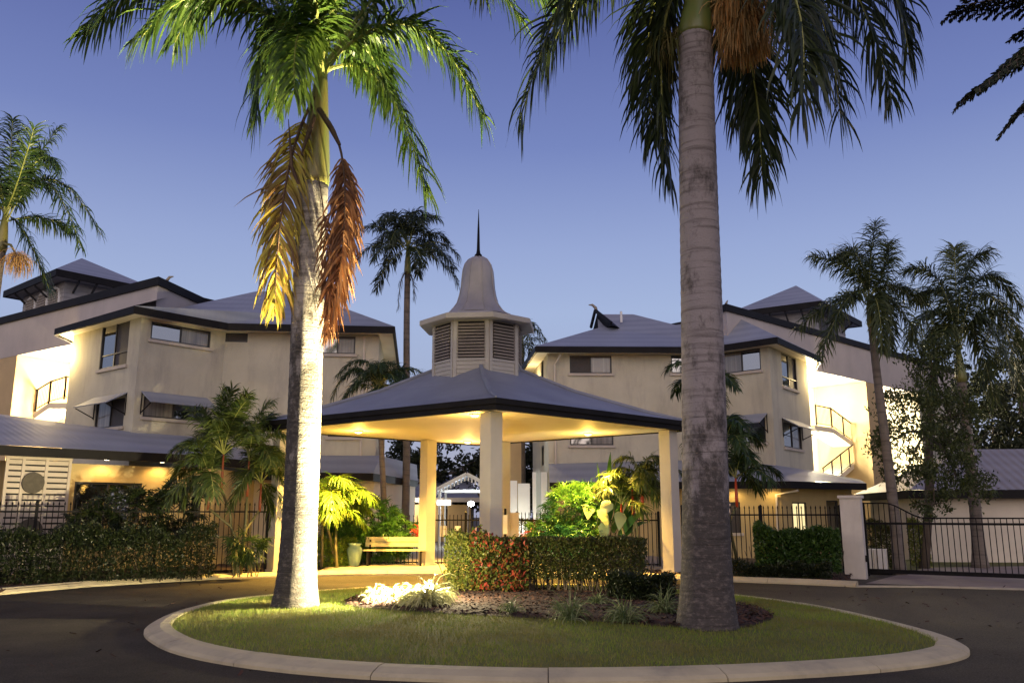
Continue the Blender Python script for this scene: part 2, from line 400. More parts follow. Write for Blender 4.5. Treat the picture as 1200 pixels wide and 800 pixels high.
L_royal = leafmat('royal_leaf', [(.022, .050, .010), (.045, .095, .018), (.080, .140, .026), (.10, .16, .03)], .22, .38, (.16, .24, .03))
L_dark = leafmat('dark_palm_leaf', [(.014, .024, .010), (.026, .040, .014), (.042, .058, .018)], .15, .4)
L_mid = leafmat('mid_palm_leaf', [(.018, .040, .012), (.035, .070, .016), (.06, .09, .022)], .2, .42)
L_yellow = leafmat('yellowing_leaf', [(.38, .34, .035), (.50, .42, .05), (.34, .24, .04), (.16, .09, .03)], .3, .5, patch=((.13, .065, .03), 1.1, .8))
L_brown = leafmat('dead_leaf', [(.085, .036, .018), (.19, .085, .035), (.30, .15, .06)], .12, .7)
L_lip = leafmat('lipstick_leaf', [(.035, .06, .015), (.065, .095, .022), (.12, .14, .038)], .25, .4, (.16, .24, .03))
L_lime = leafmat('golden_leaf', [(.07, .17, .02), (.15, .26, .03), (.26, .30, .04)], .3, .4, (.26, .32, .03))
L_fan = leafmat('rhapis_leaf', [(.03, .10, .02), (.06, .17, .03), (.10, .22, .045)], .25, .35, (.14, .28, .04))
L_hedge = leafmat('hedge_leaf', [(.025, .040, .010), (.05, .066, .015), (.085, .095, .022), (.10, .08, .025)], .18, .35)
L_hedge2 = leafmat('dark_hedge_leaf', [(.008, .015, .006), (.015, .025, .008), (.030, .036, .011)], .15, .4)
L_glossy = leafmat('glossy_shrub_leaf', [(.020, .050, .012), (.045, .095, .020), (.075, .13, .028)], .18, .3)
L_croton = leafmat('croton_leaf', [(.035, .06, .012), (.06, .085, .016), (.09, .10, .02), (.16, .11, .025), (.28, .05, .028), (.34, .06, .035)], .25, .4)
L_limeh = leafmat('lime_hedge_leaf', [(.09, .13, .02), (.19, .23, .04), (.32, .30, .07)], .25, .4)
L_red = leafmat('cordyline_leaf', [(.35, .03, .03), (.55, .06, .06), (.40, .10, .05)], .3, .4)
L_gate = leafmat('gate_palm_leaf', [(.028, .044, .016), (.052, .074, .022), (.09, .105, .032)], .2, .45)
L_tree = leafmat('tree_leaf', [(.030, .046, .014), (.055, .078, .022), (.10, .115, .035)], .2, .5)
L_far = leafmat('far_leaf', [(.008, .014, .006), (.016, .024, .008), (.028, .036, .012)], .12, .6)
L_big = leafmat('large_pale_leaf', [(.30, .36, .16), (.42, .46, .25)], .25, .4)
L_grass = leafmat('grass_blade', [(.10, .18, .014), (.165, .25, .02), (.24, .29, .036), (.30, .26, .06)], .2, .6, patch=((.17, .115, .035), .9, .6))
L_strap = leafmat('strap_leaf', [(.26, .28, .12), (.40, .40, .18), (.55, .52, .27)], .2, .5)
L_tuft = leafmat('tuft_blade', [(.06, .10, .03), (.13, .17, .06), (.26, .29, .15)], .2, .5)
L_gfruit = leafmat('green_fruit_strand', [(.06, .07, .015), (.10, .10, .02), (.13, .10, .03)], .1, .6)
L_fruit = leafmat('fruit_strand', [(.26, .18, .08), (.42, .28, .11), (.55, .33, .12), (.55, .24, .06)], .1, .6)
M_lens = emit('lamp_lens', (1, .83, .52), 14)
M_flood = emit('flood_lens', (1, .93, .74), 90)
M_tube = emit('tube_lamp', (1, .95, .85), 5)
M_cool = emit('cool_lens', (.85, .95, 1), 30)
def panemat(name, base, rough=.04, spec=.9):
    m, t, out = nodes(name)
    b = N(t, 'ShaderNodeBsdfPrincipled'); b.inputs['Base Color'].default_value = rgb(base); b.inputs['Roughness'].default_value = rough
    b.inputs['Specular IOR Level'].default_value = spec; b.inputs['IOR'].default_value = 2.6
    geo = N(t, 'ShaderNodeNewGeometry'); n = N(t, 'ShaderNodeTexNoise', Scale=.8, Detail=2); t.links.new(geo.outputs['Position'], n.inputs['Vector'])
    bp = N(t, 'ShaderNodeBump'); bp.inputs['Strength'].default_value = .06; bp.inputs['Distance'].default_value = .2
    t.links.new(n.outputs[0], bp.inputs['Height']); t.links.new(bp.outputs[0], b.inputs['Normal'])
    t.links.new(b.outputs[0], out.inputs[0]); return m
M_glass = panemat('dark_glass', (.012, .013, .016))
M_curtain = mat('curtained_glass', (.24, .22, .20), (.13, .12, .115), scale=9, rough=.12, stretch=(1, 1, .02), spec=.9)
M_screen = mat('insect_screen', (.055, .045, .042), (.04, .034, .033), scale=5, rough=.6)
M_litglass = emit('lit_curtain', (1, .78, .38), 1.1)
# ------------------------------------------------------------------ ground, road, island
def ring_ellipse(pts, n):
    """closed smooth curve (Catmull-Rom) through 2D points, n samples per span"""
    out = []
    m = len(pts)
    for i in range(m):
        p0, p1, p2, p3 = pts[i-1], pts[i], pts[(i+1) % m], pts[(i+2) % m]
        for k in range(n):
            t = k/n
            out.append(.5*((2*p1) + (p2-p0)*t + (2*p0-5*p1+4*p2-p3)*t*t + (3*p1-p0-3*p2+p3)*t**3))
    return out
def offset(pts, d, closed=True):
    """offset a polyline to its left by d (mitred)"""
    n = len(pts); out = []
    for i in range(n):
        a = pts[i-1] if (closed or i > 0) else None
        c = pts[(i+1) % n] if (closed or i < n-1) else None
        b = pts[i]
        ns = []
        for p, q in ((a, b), (b, c)):
            if p is None or q is None: continue
            e = Vector((q[0]-p[0], q[1]-p[1])).normalized(); ns.append(Vector((-e.y, e.x)))
        m = (ns[0]+ns[-1]).normalized(); k = m.dot(ns[0])
        out.append(Vector((b[0], b[1])) + m*(d/max(k, .35)))
    return out
V2 = lambda p: Vector((p[0], p[1]))
g = MB()
R = 420
g.add([(-R, -R, 0), (R, -R, 0), (R, R, 0), (-R, R, 0)], [(0, 1, 2, 3)])
struct(g.build('ground', M_earth))
# front kerb line of the garden beds and the forecourt, left to right
KL = [V2(H(*q)) for q in ((-700, 830), (-420, 772), (-200, 730), (0, 697), (100, 688), (180, 683), (260, 678.5), (330, 676), (420, 674), (520, 673.5), (640, 675), (760, 678), (860, 682), (940, 685), (1003, 688))]
KR = [V2(H(*q)) for q in ((1003, 688), (1090, 688.5), (1200, 691.5), (1330, 697), (1600, 706))]
kerbline = KL + KR[1:]
road = MB()
rp = [(-60, -30), (60, -30)] + [(60, kerbline[-1].y)] + [tuple(p) for p in reversed(kerbline)] + [(-60, kerbline[0].y)]
road.poly([(x, y, .004) for x, y in rp])
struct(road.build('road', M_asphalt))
# the paved strip past the sliding gate and the forecourt under the canopy
fc = MB()
fpts = [V2(H(*q)) for q in ((372, 674.6), (420, 674), (520, 673.5), (640, 675), (760, 678))]
back = [Vector((6.0, 29.5)), Vector((-1.0, 48)), Vector((-4.0, 48)), Vector((-5.6, 27.2))]
fc.poly([(p.x, p.y+.2, .112) for p in fpts] + [(p.x, p.y, .112) for p in back])
struct(fc.build('path', M_paving))
bedm = MB()
lb = [V2(H(*q)) for q in ((-420, 772), (-200, 730), (0, 697), (100, 688), (180, 683), (260, 678.5), (330, 676), (371, 674.6))]
bedm.prism([(p.x, p.y+.2) for p in lb] + [(-5.75, 27.4), (-9, 27.0), (-17, 20.5)], .02, .105)
rb_ = [V2(H(*q)) for q in ((763, 678), (860, 682), (940, 685), (1000, 687.9))]
bedm.prism([(p.x, p.y+.2) for p in rb_] + [(8.9, 23.2), (5.0, 24.6), (5.2, 27.5), (1.2, 27.5)], .02, .108)
struct(bedm.build('garden_bed', M_mulch))
dv = MB()
dpts = [V2(H(*q)) for q in ((1016, 684), (1200, 690), (1400, 697))]
dv.poly([(p.x, p.y+.1, .010) for p in dpts] + [(24, 29.2, .010), (12.6, 26.8, .010)])
struct(dv.build('driveway', mat('driveway_pavers', (.30, .24, .19), (.24, .19, .15), scale=2, rough=.8, bump=.2)))
lw = MB()
lp = [(9.2, 24.6), (12.8, 26.3), (22, 28.6), (22, 29.3), (14, 33), (9.6, 33)]
lw.poly([(x, y, .006) for x, y in lp])
struct(lw.build('lawn', M_lawn))

def kerb(mb, jb, pts, closed, w=.26, h=.12, seg=1.8, side=1):
    """raised concrete kerb with a sloped face and open joints"""
    n = len(pts)
    pts = [V2(p) for p in pts]
    # resample evenly
    L = [0]
    loop = pts + ([pts[0]] if closed else [])
    for i in range(len(loop)-1): L.append(L[-1] + (loop[i+1]-loop[i]).length)
    def at(s):
        for i in range(len(L)-1):
            if s <= L[i+1] + 1e-9:
                return loop[i] + (loop[i+1]-loop[i])*((s-L[i])/max(1e-9, L[i+1]-L[i]))
        return loop[-1]
    tot = L[-1]; ns = max(1, round(tot/seg)); seg = tot/ns; gap = .011
    step = .15
    def prof(s):
        a = at(max(0, s-.12)) if not closed else at((s-.12) % tot); b = at(min(tot, s+.12)) if not closed else at((s+.12) % tot)
        e = (b-a).normalized(); nn = Vector((-e.y, e.x))*side; p = at(s % tot if closed else s)
        return [(p, 0), (p, h*.35), (p+nn*.05, h*.62), (p+nn*(w*.55), h*.96), (p+nn*(w-.02), h), (p+nn*w, h-.015), (p+nn*w, 0)]
    for k in range(ns):
        s0, s1 = k*seg+gap/2, (k+1)*seg-gap/2
        m = max(2, int((s1-s0)/step)+1)
        vs = []
        j = random.uniform(-.004, .004)
        for i in range(m):
            for p, z in prof(s0 + (s1-s0)*i/(m-1)): vs.append((p.x, p.y, z + (j if z > 0 else 0)))
        fs = [(i*7+q, i*7+q+1, i*7+7+q+1, i*7+7+q) for i in range(m-1) for q in range(6)]
        fs += [tuple(range(7)), tuple((m-1)*7+q for q in range(6, -1, -1))]
        mb.add(vs, fs)
    m = int(tot/.2)
    vs = []
    for i in range(m+1):
        pr = prof(tot*i/m if not closed else (tot*i/m) % tot)
        for q in (1, 3, 5): vs.append((pr[q][0].x, pr[q][0].y, max(.001, pr[q][1]-.02)))
    jb.add(vs, [(i*3+q, i*3+q+1, i*3+3+q+1, i*3+3+q) for i in range(m) for q in range(2)])

isl_px = [(169, 740), (183, 757), (222, 771), (295, 784), (400, 794.5), (520, 800), (640, 803), (760, 802), (880, 798), (1000, 791),
          (1080, 783), (1124, 774.5), (1137, 767), (1127, 757), (1092, 744), (1042, 731), (980, 717.5), (925, 708.5), (868, 701.5), (800, 695),
          (740, 691.5), (640, 688.5), (520, 689), (400, 694), (320, 701), (252, 709), (200, 722)]
isl = [V2(H(*q)) for q in isl_px]
isl_o = ring_ellipse(isl, 6)              # counter-clockwise seen from above? fixed below
area = sum(isl_o[i-1].x*isl_o[i].y - isl_o[i].x*isl_o[i-1].y for i in range(len(isl_o)))
if area < 0: isl_o = isl_o[::-1]
kb, jb = MB(), MB()
kerb(kb, jb, isl_o, True, w=.36, h=.11, seg=1.75)
struct(kb.build('island_kerb', M_kerb)); struct(jb.build('island_kerb_joint', M_joint))
kb, jb = MB(), MB()
kerb(kb, jb, KL, False, w=.24, h=.13, seg=2.0)
kerb(kb, jb, KR, False, w=.20, h=.035, seg=2.4)
struct(kb.build('kerb', M_kerb)); struct(jb.build('kerb_joint', M_joint))

ic = Vector((sum(p.x for p in isl_o)/len(isl_o), sum(p.y for p in isl_o)/len(isl_o)))
isl_i = offset(isl_o, .35)
def isl_z(x, y):
    """gently domed island surface"""
    th = math.atan2(y-ic.y, x-ic.x)
    r = math.hypot(x-ic.x, y-ic.y); R_ = isl_rad(th)
    f = min(1, max(0, r/R_))
    return .095 + .13*(1-f**2.2)
_tab = sorted((math.atan2(p.y-ic.y, p.x-ic.x), (p-ic).length) for p in isl_i)
_ta = np.array([t[0] for t in _tab]); _tr = np.array([t[1] for t in _tab])
def isl_rad(th): return float(np.interp(th, _ta, _tr, period=2*pi))
il = MB()
vs, fs = [], []
nr, na = 14, 120
for i in range(nr+1):
    for k in range(na):
        th = 2*pi*k/na; r = isl_rad(th)*i/nr
        x, y = ic.x+r*cos(th), ic.y+r*sin(th); vs.append((x, y, isl_z(x, y)))
for i in range(nr):
    for k in range(na):
        fs.append((i*na+k, (i+1)*na+k, (i+1)*na+(k+1) % na, i*na+(k+1) % na))
struct(MB().add(vs, fs).build('island_ground', M_lawn, smooth=True))
# mulch bed on the island
bed_px = [(404, 708), (420, 714.5), (470, 719.5), (560, 726), (660, 731.5), (760, 737), (850, 740.5), (894, 732), (906, 722), (880, 711), (800, 700), (640, 693), (500, 694), (430, 698)]
bed = ring_ellipse([V2(H(a, b, .16)) for a, b in bed_px], 5)
bc = Vector((sum(p.x for p in bed)/len(bed), sum(p.y for p in bed)/len(bed)))
vs, fs = [], []
nb = len(bed); K = 10
for i in range(K+1):
    f = i/K
    for p in bed:
        q = bc + (p-bc)*f
        vs.append((q.x, q.y, isl_z(q.x, q.y) + .005 + .035*min(1, (1-f)*6) + random.uniform(0, .012)*(f < .99)))
for i in range(K):
    for k in range(nb): fs.append((i*nb+k, (i+1)*nb+k, (i+1)*nb+(k+1) % nb, i*nb+(k+1) % nb))
struct(MB().add(vs, fs).build('mulch_bed', M_mulch, smooth=True))
def inpoly(x, y, poly):
    P_ = np.array([(p.x, p.y) for p in poly]); c = np.zeros(len(x), bool)
    j = len(P_)-1
    for i in range(len(P_)):
        xi, yi = P_[i]; xj, yj = P_[j]
        with np.errstate(divide='ignore', invalid='ignore'):
            c ^= ((yi > y) != (yj > y)) & (x < (xj-xi)*(y-yi)/(yj-yi+1e-12)+xi)
        j = i
    return c
def mulch_chips(name, poly, n, z):
    P_ = np.array([(p[0], p[1]) for p in poly])
    lo, hi = P_.min(0), P_.max(0)
    x = rng.uniform(lo[0], hi[0], n); y = rng.uniform(lo[1], hi[1], n)
    k = inpoly(x, y, [V2(p) for p in poly]); x, y = x[k], y[k]; m = len(x)
    zz = np.array([z(a, b) for a, b in zip(x, y)])
    a = rng.uniform(0, pi, m); L = rng.uniform(.02, .06, m); w = rng.uniform(.008, .018, m); t = rng.uniform(-.5, .5, m)
    d = np.stack([np.cos(a)*np.cos(t), np.sin(a)*np.cos(t), np.sin(t)], 1)*L[:, None]; s_ = np.stack([-np.sin(a), np.cos(a), rng.uniform(-.4, .4, m)], 1)*w[:, None]
    c = np.stack([x, y, zz+.015], 1)
    V = np.stack([c-d-s_, c+d-s_, c+d+s_, c-d+s_], 1).reshape(-1, 3)
    return MB().add(V, np.arange(4*m).reshape(-1, 4)).build(name, L_chip)
L_chip = leafmat('mulch_chip', [(.03, .013, .009), (.06, .026, .016), (.10, .05, .03)], 0.0, .9)
stuff(mulch_chips('mulch', bed, 9000, lambda a, b: isl_z(a, b)+.03), 'reddish brown mulch chips under the island hedge', 'mulch')

# ------------------------------------------------------------------ building helpers
def facade(mb, a, b, z0, z1, ops=(), depth=.14):
    """wall face from a to b (left to right seen from outside) with openings (s0,s1,z0,z1) cut and reveals"""
    a, b = V2(a), V2(b); d = (b-a); L = d.length; d.normalize(); n = Vector((d.y, -d.x))
    ss = sorted({0, L, *[o[0] for o in ops], *[o[1] for o in ops]}); zs = sorted({z0, z1, *[o[2] for o in ops], *[o[3] for o in ops]})
    ss = [s for s in ss if 0 <= s <= L]; zs = [z for z in zs if z0 <= z <= z1]
    def q(s, z, o=0):
        p = a + d*s + n*o; return (p.x, p.y, z)
    for i in range(len(ss)-1):
        for j in range(len(zs)-1):
            sm_, zm = (ss[i]+ss[i+1])/2, (zs[j]+zs[j+1])/2
            if any(o[0] < sm_ < o[1] and o[2] < zm < o[3] for o in ops): continue
            mb.quad(q(ss[i], zs[j]), q(ss[i+1], zs[j]), q(ss[i+1], zs[j+1]), q(ss[i], zs[j+1]))
    for o in ops:
        s0, s1, y0, y1 = o
        mb.quad(q(s0, y0), q(s1, y0), q(s1, y0, -depth), q(s0, y0, -depth))
        mb.quad(q(s0, y1, -depth), q(s1, y1, -depth), q(s1, y1), q(s0, y1))
        mb.quad(q(s0, y0, -depth), q(s0, y1, -depth), q(s0, y1), q(s0, y0))
        mb.quad(q(s1, y0), q(s1, y1), q(s1, y1, -depth), q(s1, y0, -depth))
PANE = {'g': M_glass, 'c': M_curtain, 's': M_screen, 'l': M_litglass}
def op_px(a, b, x0, y0, x1, y1):
    s0, zt = onwall(x0, y0, a, b); s1, zb = onwall(x1, y1, a, b)
    return (s0, s1, zb, zt)
def window(bld, a, b, op, panes='gc', sill=True, name='window', rail=None, ft=.055):
    a, b = V2(a), V2(b); d = (b-a).normalized(); n = Vector((d.y, -d.x)); s0, s1, z0, z1 = op
    def q(s, z, o): p = a + d*s + n*o; return Vector((p.x, p.y, z))
    fr = MB(); o = -.06
    def bx(sa, sb, za, zb, off, dp, m):
        c = q((sa+sb)/2, (za+zb)/2, off); m.box(c, (sb-sa, dp, zb-za), d)
    bx(s0, s1, z1-ft, z1-.001, o, .07, fr); bx(s0, s1, z0+.001, z0+ft, o, .07, fr)
    bx(s0+.001, s0+ft, z0+ft, z1-ft, o, .07, fr); bx(s1-ft, s1-.001, z0+ft, z1-ft, o, .07, fr)
    k = len(panes); w = (s1-s0-2*ft)/k
    for i in range(1, k): bx(s0+ft+w*i-ft*.45, s0+ft+w*i+ft*.45, z0+ft, z1-ft, o, .06, fr)
    if rail: bx(s0+ft, s1-ft, z0+(z1-z0)*rail-.02, z0+(z1-z0)*rail+.02, o+.002, .056, fr)
    f = fr.build(name, M_frame, bld)
    for i, c in enumerate(panes):
        p = MB(); bx(s0+ft+w*i+.003, s0+ft+w*(i+1)-.003, z0+ft, z1-ft, o-.012-.006*(i % 2), .012, p); p.build('pane', PANE[c], f)
    if sill:
        sl = MB(); bx(s0-.08, s1+.08, z0-.11, z0-.003, .035, .09, sl); sl.build('sill', M_sill, f)
    return f
def hood(bld, a, b, op, out=.75, drop=.42, over=.12):
    """sloping metal sun hood over a window with two side brackets"""
    a, b = V2(a), V2(b); d = (b-a).normalized(); n = Vector((d.y, -d.x)); s0, s1, z0, z1 = op
    def q(s, z, o): p = a + d*s + n*o; return Vector((p.x, p.y, z))
    m = MB(); zt = z1+.16
    m.bar(q((s0+s1)/2, zt, .004), q((s0+s1)/2, zt-drop, out), s1-s0+2*over, .035, up=(0, 0, 1))
    h = m.build('awning', M_roof, bld)
    bk = MB()
    for s in (s0-over+.03, s1+over-.03):
        bk.bar(q(s, zt-drop-.03, out-.06), q(s, zt-.75, .02), .03, .03)
        bk.bar(q(s, zt-.03, .015), q(s, zt-.8, .015), .03, .03)
    bk.build('bracket', M_iron, h)
    return h
def fascia(mb, pts, z0, z1, th=.07, closed=False):
    """mitred gutter board along the eave; pts run so that the building is on the left"""
    inn = offset(pts, th, closed); n = len(pts); vs = []
    for p, q in zip(pts, inn): vs += [(p[0], p[1], z0), (p[0], p[1], z1), (q[0], q[1], z1), (q[0], q[1], z0)]
    fs = []
    for i in range(n if closed else n-1):
        j = (i+1) % n
        for k in range(4): fs.append((i*4+k, j*4+k, j*4+(k+1) % 4, i*4+(k+1) % 4))
    if not closed: fs += [(0, 1, 2, 3), tuple((n-1)*4+k for k in (3, 2, 1, 0))]
    mb.add(vs, fs)
def railing(bld, pts, h=1.0, post_every=1.1, bal=.13, name='railing'):
    """balustrade along 3D foot points"""
    m = MB()
    for p, q in zip(pts[:-1], pts[1:]):
        p, q = Vector(p), Vector(q); up = Vector((0, 0, h))
        m.bar(p+up, q+up, .05, .05); m.bar(p+Vector((0, 0, .1)), q+Vector((0, 0, .1)), .03, .03)
        L = (q-p).length; k = max(1, round(L/post_every))
        for i in range(k+1):
            c = p.lerp(q, i/k); m.bar(c, c+Vector((0, 0, h+.04)), .06, .06)
        kb_ = max(1, int(L/bal))
        for i in range(1, kb_):
            c = p.lerp(q, i/kb_); m.bar(c+Vector((0, 0, .1)), c+Vector((0, 0, h)), .013, .013)
    return m.build(name, M_iron, bld)
def pipe(bld, pts, r=.045, m=None):
    return MB().tube(pts, r, 8).build('downpipe', m or M_render_pale, bld)
def v3(p, z): return Vector((p[0], p[1], z))

# ------------------------------------------------------------------ left apartment block
HE = 8.6
E = [V2(H(64, 385, HE)), V2(H(157, 358, HE)), V2(H(268, 378.5, HE)), V2(H(463, 382.5, HE))]
E.append(E[3]*1.3 + Vector((.3, 0))); E.append(Vector((E[0].x-1.0, E[4].y+1)))
W = offset(E, .62)
LB = thing('apartment_building', 'three storey cream apartment block left of the canopy, with lit stairwell and louvred roof tower', 'building', (E[2].x, E[2].y+1, 0), 'apartment blocks behind the fence')
wl = MB()
ops = {}
A, B = W[0], W[1]
oA1 = op_px(A, B, 120.5, 381, 148, 427); oA2 = op_px(A, B, 113, 471, 144, 499)
facade(wl, A, B, 0, 8.42, [oA1, oA2])
B2, C2 = W[1], W[2]
oB1 = op_px(B2, C2, 178, 376.5, 246, 408); oB2 = op_px(B2, C2, 169, 464, 237, 494)
facade(wl, B2, C2, 0, 8.42, [oB1, oB2])
C3, D3 = W[2], W[3]
oC1 = op_px(C3, D3, 264.5, 390, 290, 401); oC2 = op_px(C3, D3, 375, 393.5, 416, 415)
oC3 = op_px(C3, D3, 385, 490, 420, 512)
facade(wl, C3, D3, 0, 8.42, [oC1, oC2, oC3])
facade(wl, W[3], W[4], 0, 8.42); facade(wl, W[5], W[0], 0, 8.42)
wl.build('wall', M_render, LB)
window(LB, A, B, oA1, 'gs', rail=.3); window(LB, A, B, oA2, 'cs', sill=True); hood(LB, A, B, oA2)
window(LB, B2, C2, oB1, 'gc'); window(LB, B2, C2, oB2, 'cg'); hood(LB, B2, C2, oB2)
window(LB, C3, D3, oC1, 's', sill=False); window(LB, C3, D3, oC2, 'gc'); window(LB, C3, D3, oC3, 'gc')
fm = MB(); fascia(fm, E, HE-.26, HE-.004, .09, True); fm.build('fascia', M_fascia, LB)
MB().poly([v3(p, HE-.20) for p in offset(E, .09)][::-1]).build('soffit', M_soffit, LB)
# roofs: the bay hip and the main hip interpenetrate at the valley
a1 = P(198, 348, 32.6); back_l = a1 + (v3(E[0], 0)-v3(E[1], 0)); back_l.z = a1.z
rf = MB()
e = [v3(p, HE) for p in E]
dn = (e[2]-e[1]).normalized()
rf.poly([e[0], e[1], a1, back_l]); rf.poly([e[1], e[2], e[2]+dn*3.4+Vector((0, 0, .9)), a1+dn*6.2])
aL, aR = P(300, 345, 36.2), P(349, 342, 36.2); aL.z = aR.z = 11.15
el = e[2] + (e[2]-e[3]).normalized()*3.2 + Vector((0, 0, .05))
rf.poly([e[2]+Vector((0, 0, .0)), e[3], aR, aL, el+Vector((0, 1.2, .55))]); rf.poly([e[3], e[4], aR]); rf.poly([el+Vector((0, 1.2, .55)), aL, Vector((aL.x-4.5, 41, 9.2))]); rf.poly([aL, aR, e[4], Vector((aL.x-4.5, 41, 9.2))])
rf.build('roof', M_roof, LB)
pipe(LB, [v3(D3, 8.3)+Vector((-.55, -.07, 0)), v3(D3, 2.9)+Vector((-.55, -.07, 0))])
# parapet mass with the open stairwell beneath
HM = 10.2
Mc = V2(H(185, 334, HM)); Ml = V2(H(0, 380, HM)); Mr = V2(H(236, 357, HM))
Ml = Mc + (Ml-Mc)*1.5
zb = onwall(60, 408, Ml, Mc)[1]
ou = (Mc-Ml).normalized(); nin = Vector((-ou.y, ou.x))
mp_ = [Ml, Mc, Mr, Mr+nin*6, Ml+nin*7]
MB().prism(mp_, zb, HM).build('parapet', M_parapet, LB)
cp = MB(); fascia(cp, offset(mp_, -.10), HM-.02, HM+.30, .5, True); cp.build('parapet_cap', M_fascia, LB)
MB().prism([p for p in offset(mp_, .03)], HM+.05, HM+.22).build('flat_roof', M_roof, LB)
# stairwell back and side walls, floor slabs
bk_a, bk_b = Ml+nin*3.2, Mc+nin*3.2
sw = MB(); facade(sw, bk_a, bk_b, 0, zb-.01)
sw.build('stairwell_wall', M_stairwall, LB)
pl = wallpt(14, 470, Ml, Mc); s_p = onwall(14, 470, Ml, Mc)[0]
pb = MB(); q0, q1 = Ml, Ml+ou*s_p
pb.prism([q0, q1, q1+nin*3.1, q0+nin*3.1], 0, zb-.012); pb.build('stair_pier', M_tan, LB)
m1, m2 = Ml+nin*1.0, Mc+nin*1.0
def onm(px, py): return wallpt(px, py, m1, m2)
st = MB()
for qa, qb in (((31, 492), (57, 474)), ((57, 474), (92, 474))):
    p, q = onm(*qa), onm(*qb)
    for off in (0.0,):
        st.bar(p+v3(nin*.55, -.05), q+v3(nin*.55, -.05), 1.1, .26)
st.build('stair', M_stairwall, LB)
railing(LB, [onm(11, 500), onm(57, 473), onm(75, 468), onm(93, 469.5)])
railing(LB, [onm(15, 505), onm(34, 522)])
wlp = wallpt(97, 394, W[0], W[1])
an = Vector(((W[1]-W[0]).y, -(W[1]-W[0]).x)).normalized()
wl1 = MB().lathe([(.03, -.1), (.09, -.07), (.11, 0), (.09, .07), (.03, .1)], (W[0].x-ou.x*.2+an.x*.05, W[0].y-ou.y*.2+an.y*.05, 7.55), 12).build('wall_lamp', M_lens, LB)
sc_l = (pl.xy + ou*1.6 + nin*1.7)
mid = (Ml+ou*(s_p+2.6)) + nin*1.5
lamp('stairwell_light', 'POINT', (mid.x, mid.y, 7.2), 2800, (1, .80, .48), LB, .2)
lamp('stairwell_light', 'POINT', (mid.x-ou.x*.6, mid.y-ou.y*.6, 4.6), 1200, (1, .80, .48), LB, .2)
lamp('wall_lamp_light', 'POINT', (W[0].x-ou.x*.2+an.x*.45, W[0].y-ou.y*.2+an.y*.45, 7.6), 150, (1, .72, .30), LB, .1)
# tower
def tower(bld, t1, t2, t3, apex_px, zt, zb_, wallm):
    T = [t1, t2, t3, t1+(t3-t2)]
    Wt = offset(T, .75)
    MB().prism(Wt, zb_, zt-.3).build('tower_wall', wallm, bld)
    f = MB(); fascia(f, T, zt-.34, zt-.006, .1, True); f.build('fascia', M_fascia, bld)
    MB().poly([v3(p, zt-.30) for p in offset(T, .1)][::-1]).build('soffit', M_tower, bld)
    c = (t1+t3)/2; ap = P(apex_px[0], apex_px[1], c.y); ap = Vector((c.x, c.y, ap.z))
    r = MB()
    for i in range(4): r.poly([v3(T[i], zt), v3(T[(i+1) % 4], zt), ap])
    r.build('tower_roof', M_roof, bld)
    # planking lines
    pk = MB()
    for i in (0, 1):
        a, b = Wt[i], Wt[i+1]; d = (b-a).normalized(); n = Vector((d.y, -d.x))
        z = zb_+.1
        while z < zt-.4:
            m_ = (a+b)/2 + n*.012; pk.box((m_.x, m_.y, z), ((b-a).length-.02, .02, .022), d); z += .22
    pk.build('boarding', M_tower, bld)
    br = MB()
    for i in (0, 1):
        a, b = Wt[i], Wt[i+1]; d = (b-a).normalized(); n = Vector((d.y, -d.x)); L = (b-a).length
        for k in range(4):
            p = a + d*(L*(.12+.25*k))
            br = MB(); br.bar((p.x+n.x*.03, p.y+n.y*.03, zt-.85), (p.x+n.x*.66, p.y+n.y*.66, zt-.36), .08, .08); br.build('bracket', M_frame, bld)
    return Wt
Wt = tower(LB, V2(H(4, 341, 13)), V2(H(66, 314.5, 13)), V2(H(181, 338, 13)), (105, 302.5), 13, 9.6, M_tower)
d_ = (Wt[1]-Wt[0]).normalized(); n_ = Vector((d_.y, -d_.x)); Lw = (Wt[1]-Wt[0]).length
for k in range(3):
    c = Wt[0] + d_*(Lw*(.22+.29*k)); w_ = Lw*.105
    fr = MB()
    pts = [(-w_-.12, 10.4), (w_+.12, 10.4), (w_+.12, 11.95)] + [((w_+.12)*cos(t), 11.95+(w_+.12)*1.0*sin(t)) for t in (pi/4, pi/2, 3*pi/4)] + [(-w_-.12, 11.95)]
    vsf = [(c.x+d_.x*s+n_.x*o, c.y+d_.y*s+n_.y*o, z) for o in (.0, .07) for s, z in pts]; k7 = len(pts)
    fr.add(vsf, [tuple(range(k7, 2*k7))] + [(i, (i+1) % k7, k7+(i+1) % k7, k7+i) for i in range(k7)])
    fo = fr.build('louvre_vent', M_white, LB)
    lv = MB()
    z = 10.5
    while z < 11.95+w_*.8:
        hw = w_ if z < 11.95 else math.sqrt(max(0.0, w_**2-(z-11.95)**2))
        lv.bar((c.x-d_.x*hw+n_.x*.10, c.y-d_.y*hw+n_.y*.10, z), (c.x+d_.x*hw+n_.x*.10, c.y+d_.y*hw+n_.y*.10, z), .05, .085); z += .13
    lv.build('slat', M_louvre, fo)
fin = P(193, 331, Mc.y+1.0)
MB().tube([fin+Vector((0, 0, -.6)), fin+Vector((.02, 0, 0)), fin+Vector((.18, 0, .22)), fin+Vector((.33, 0, .25))], [.09, .08, .06, .02], 6).build('finial', M_louvre, LB)
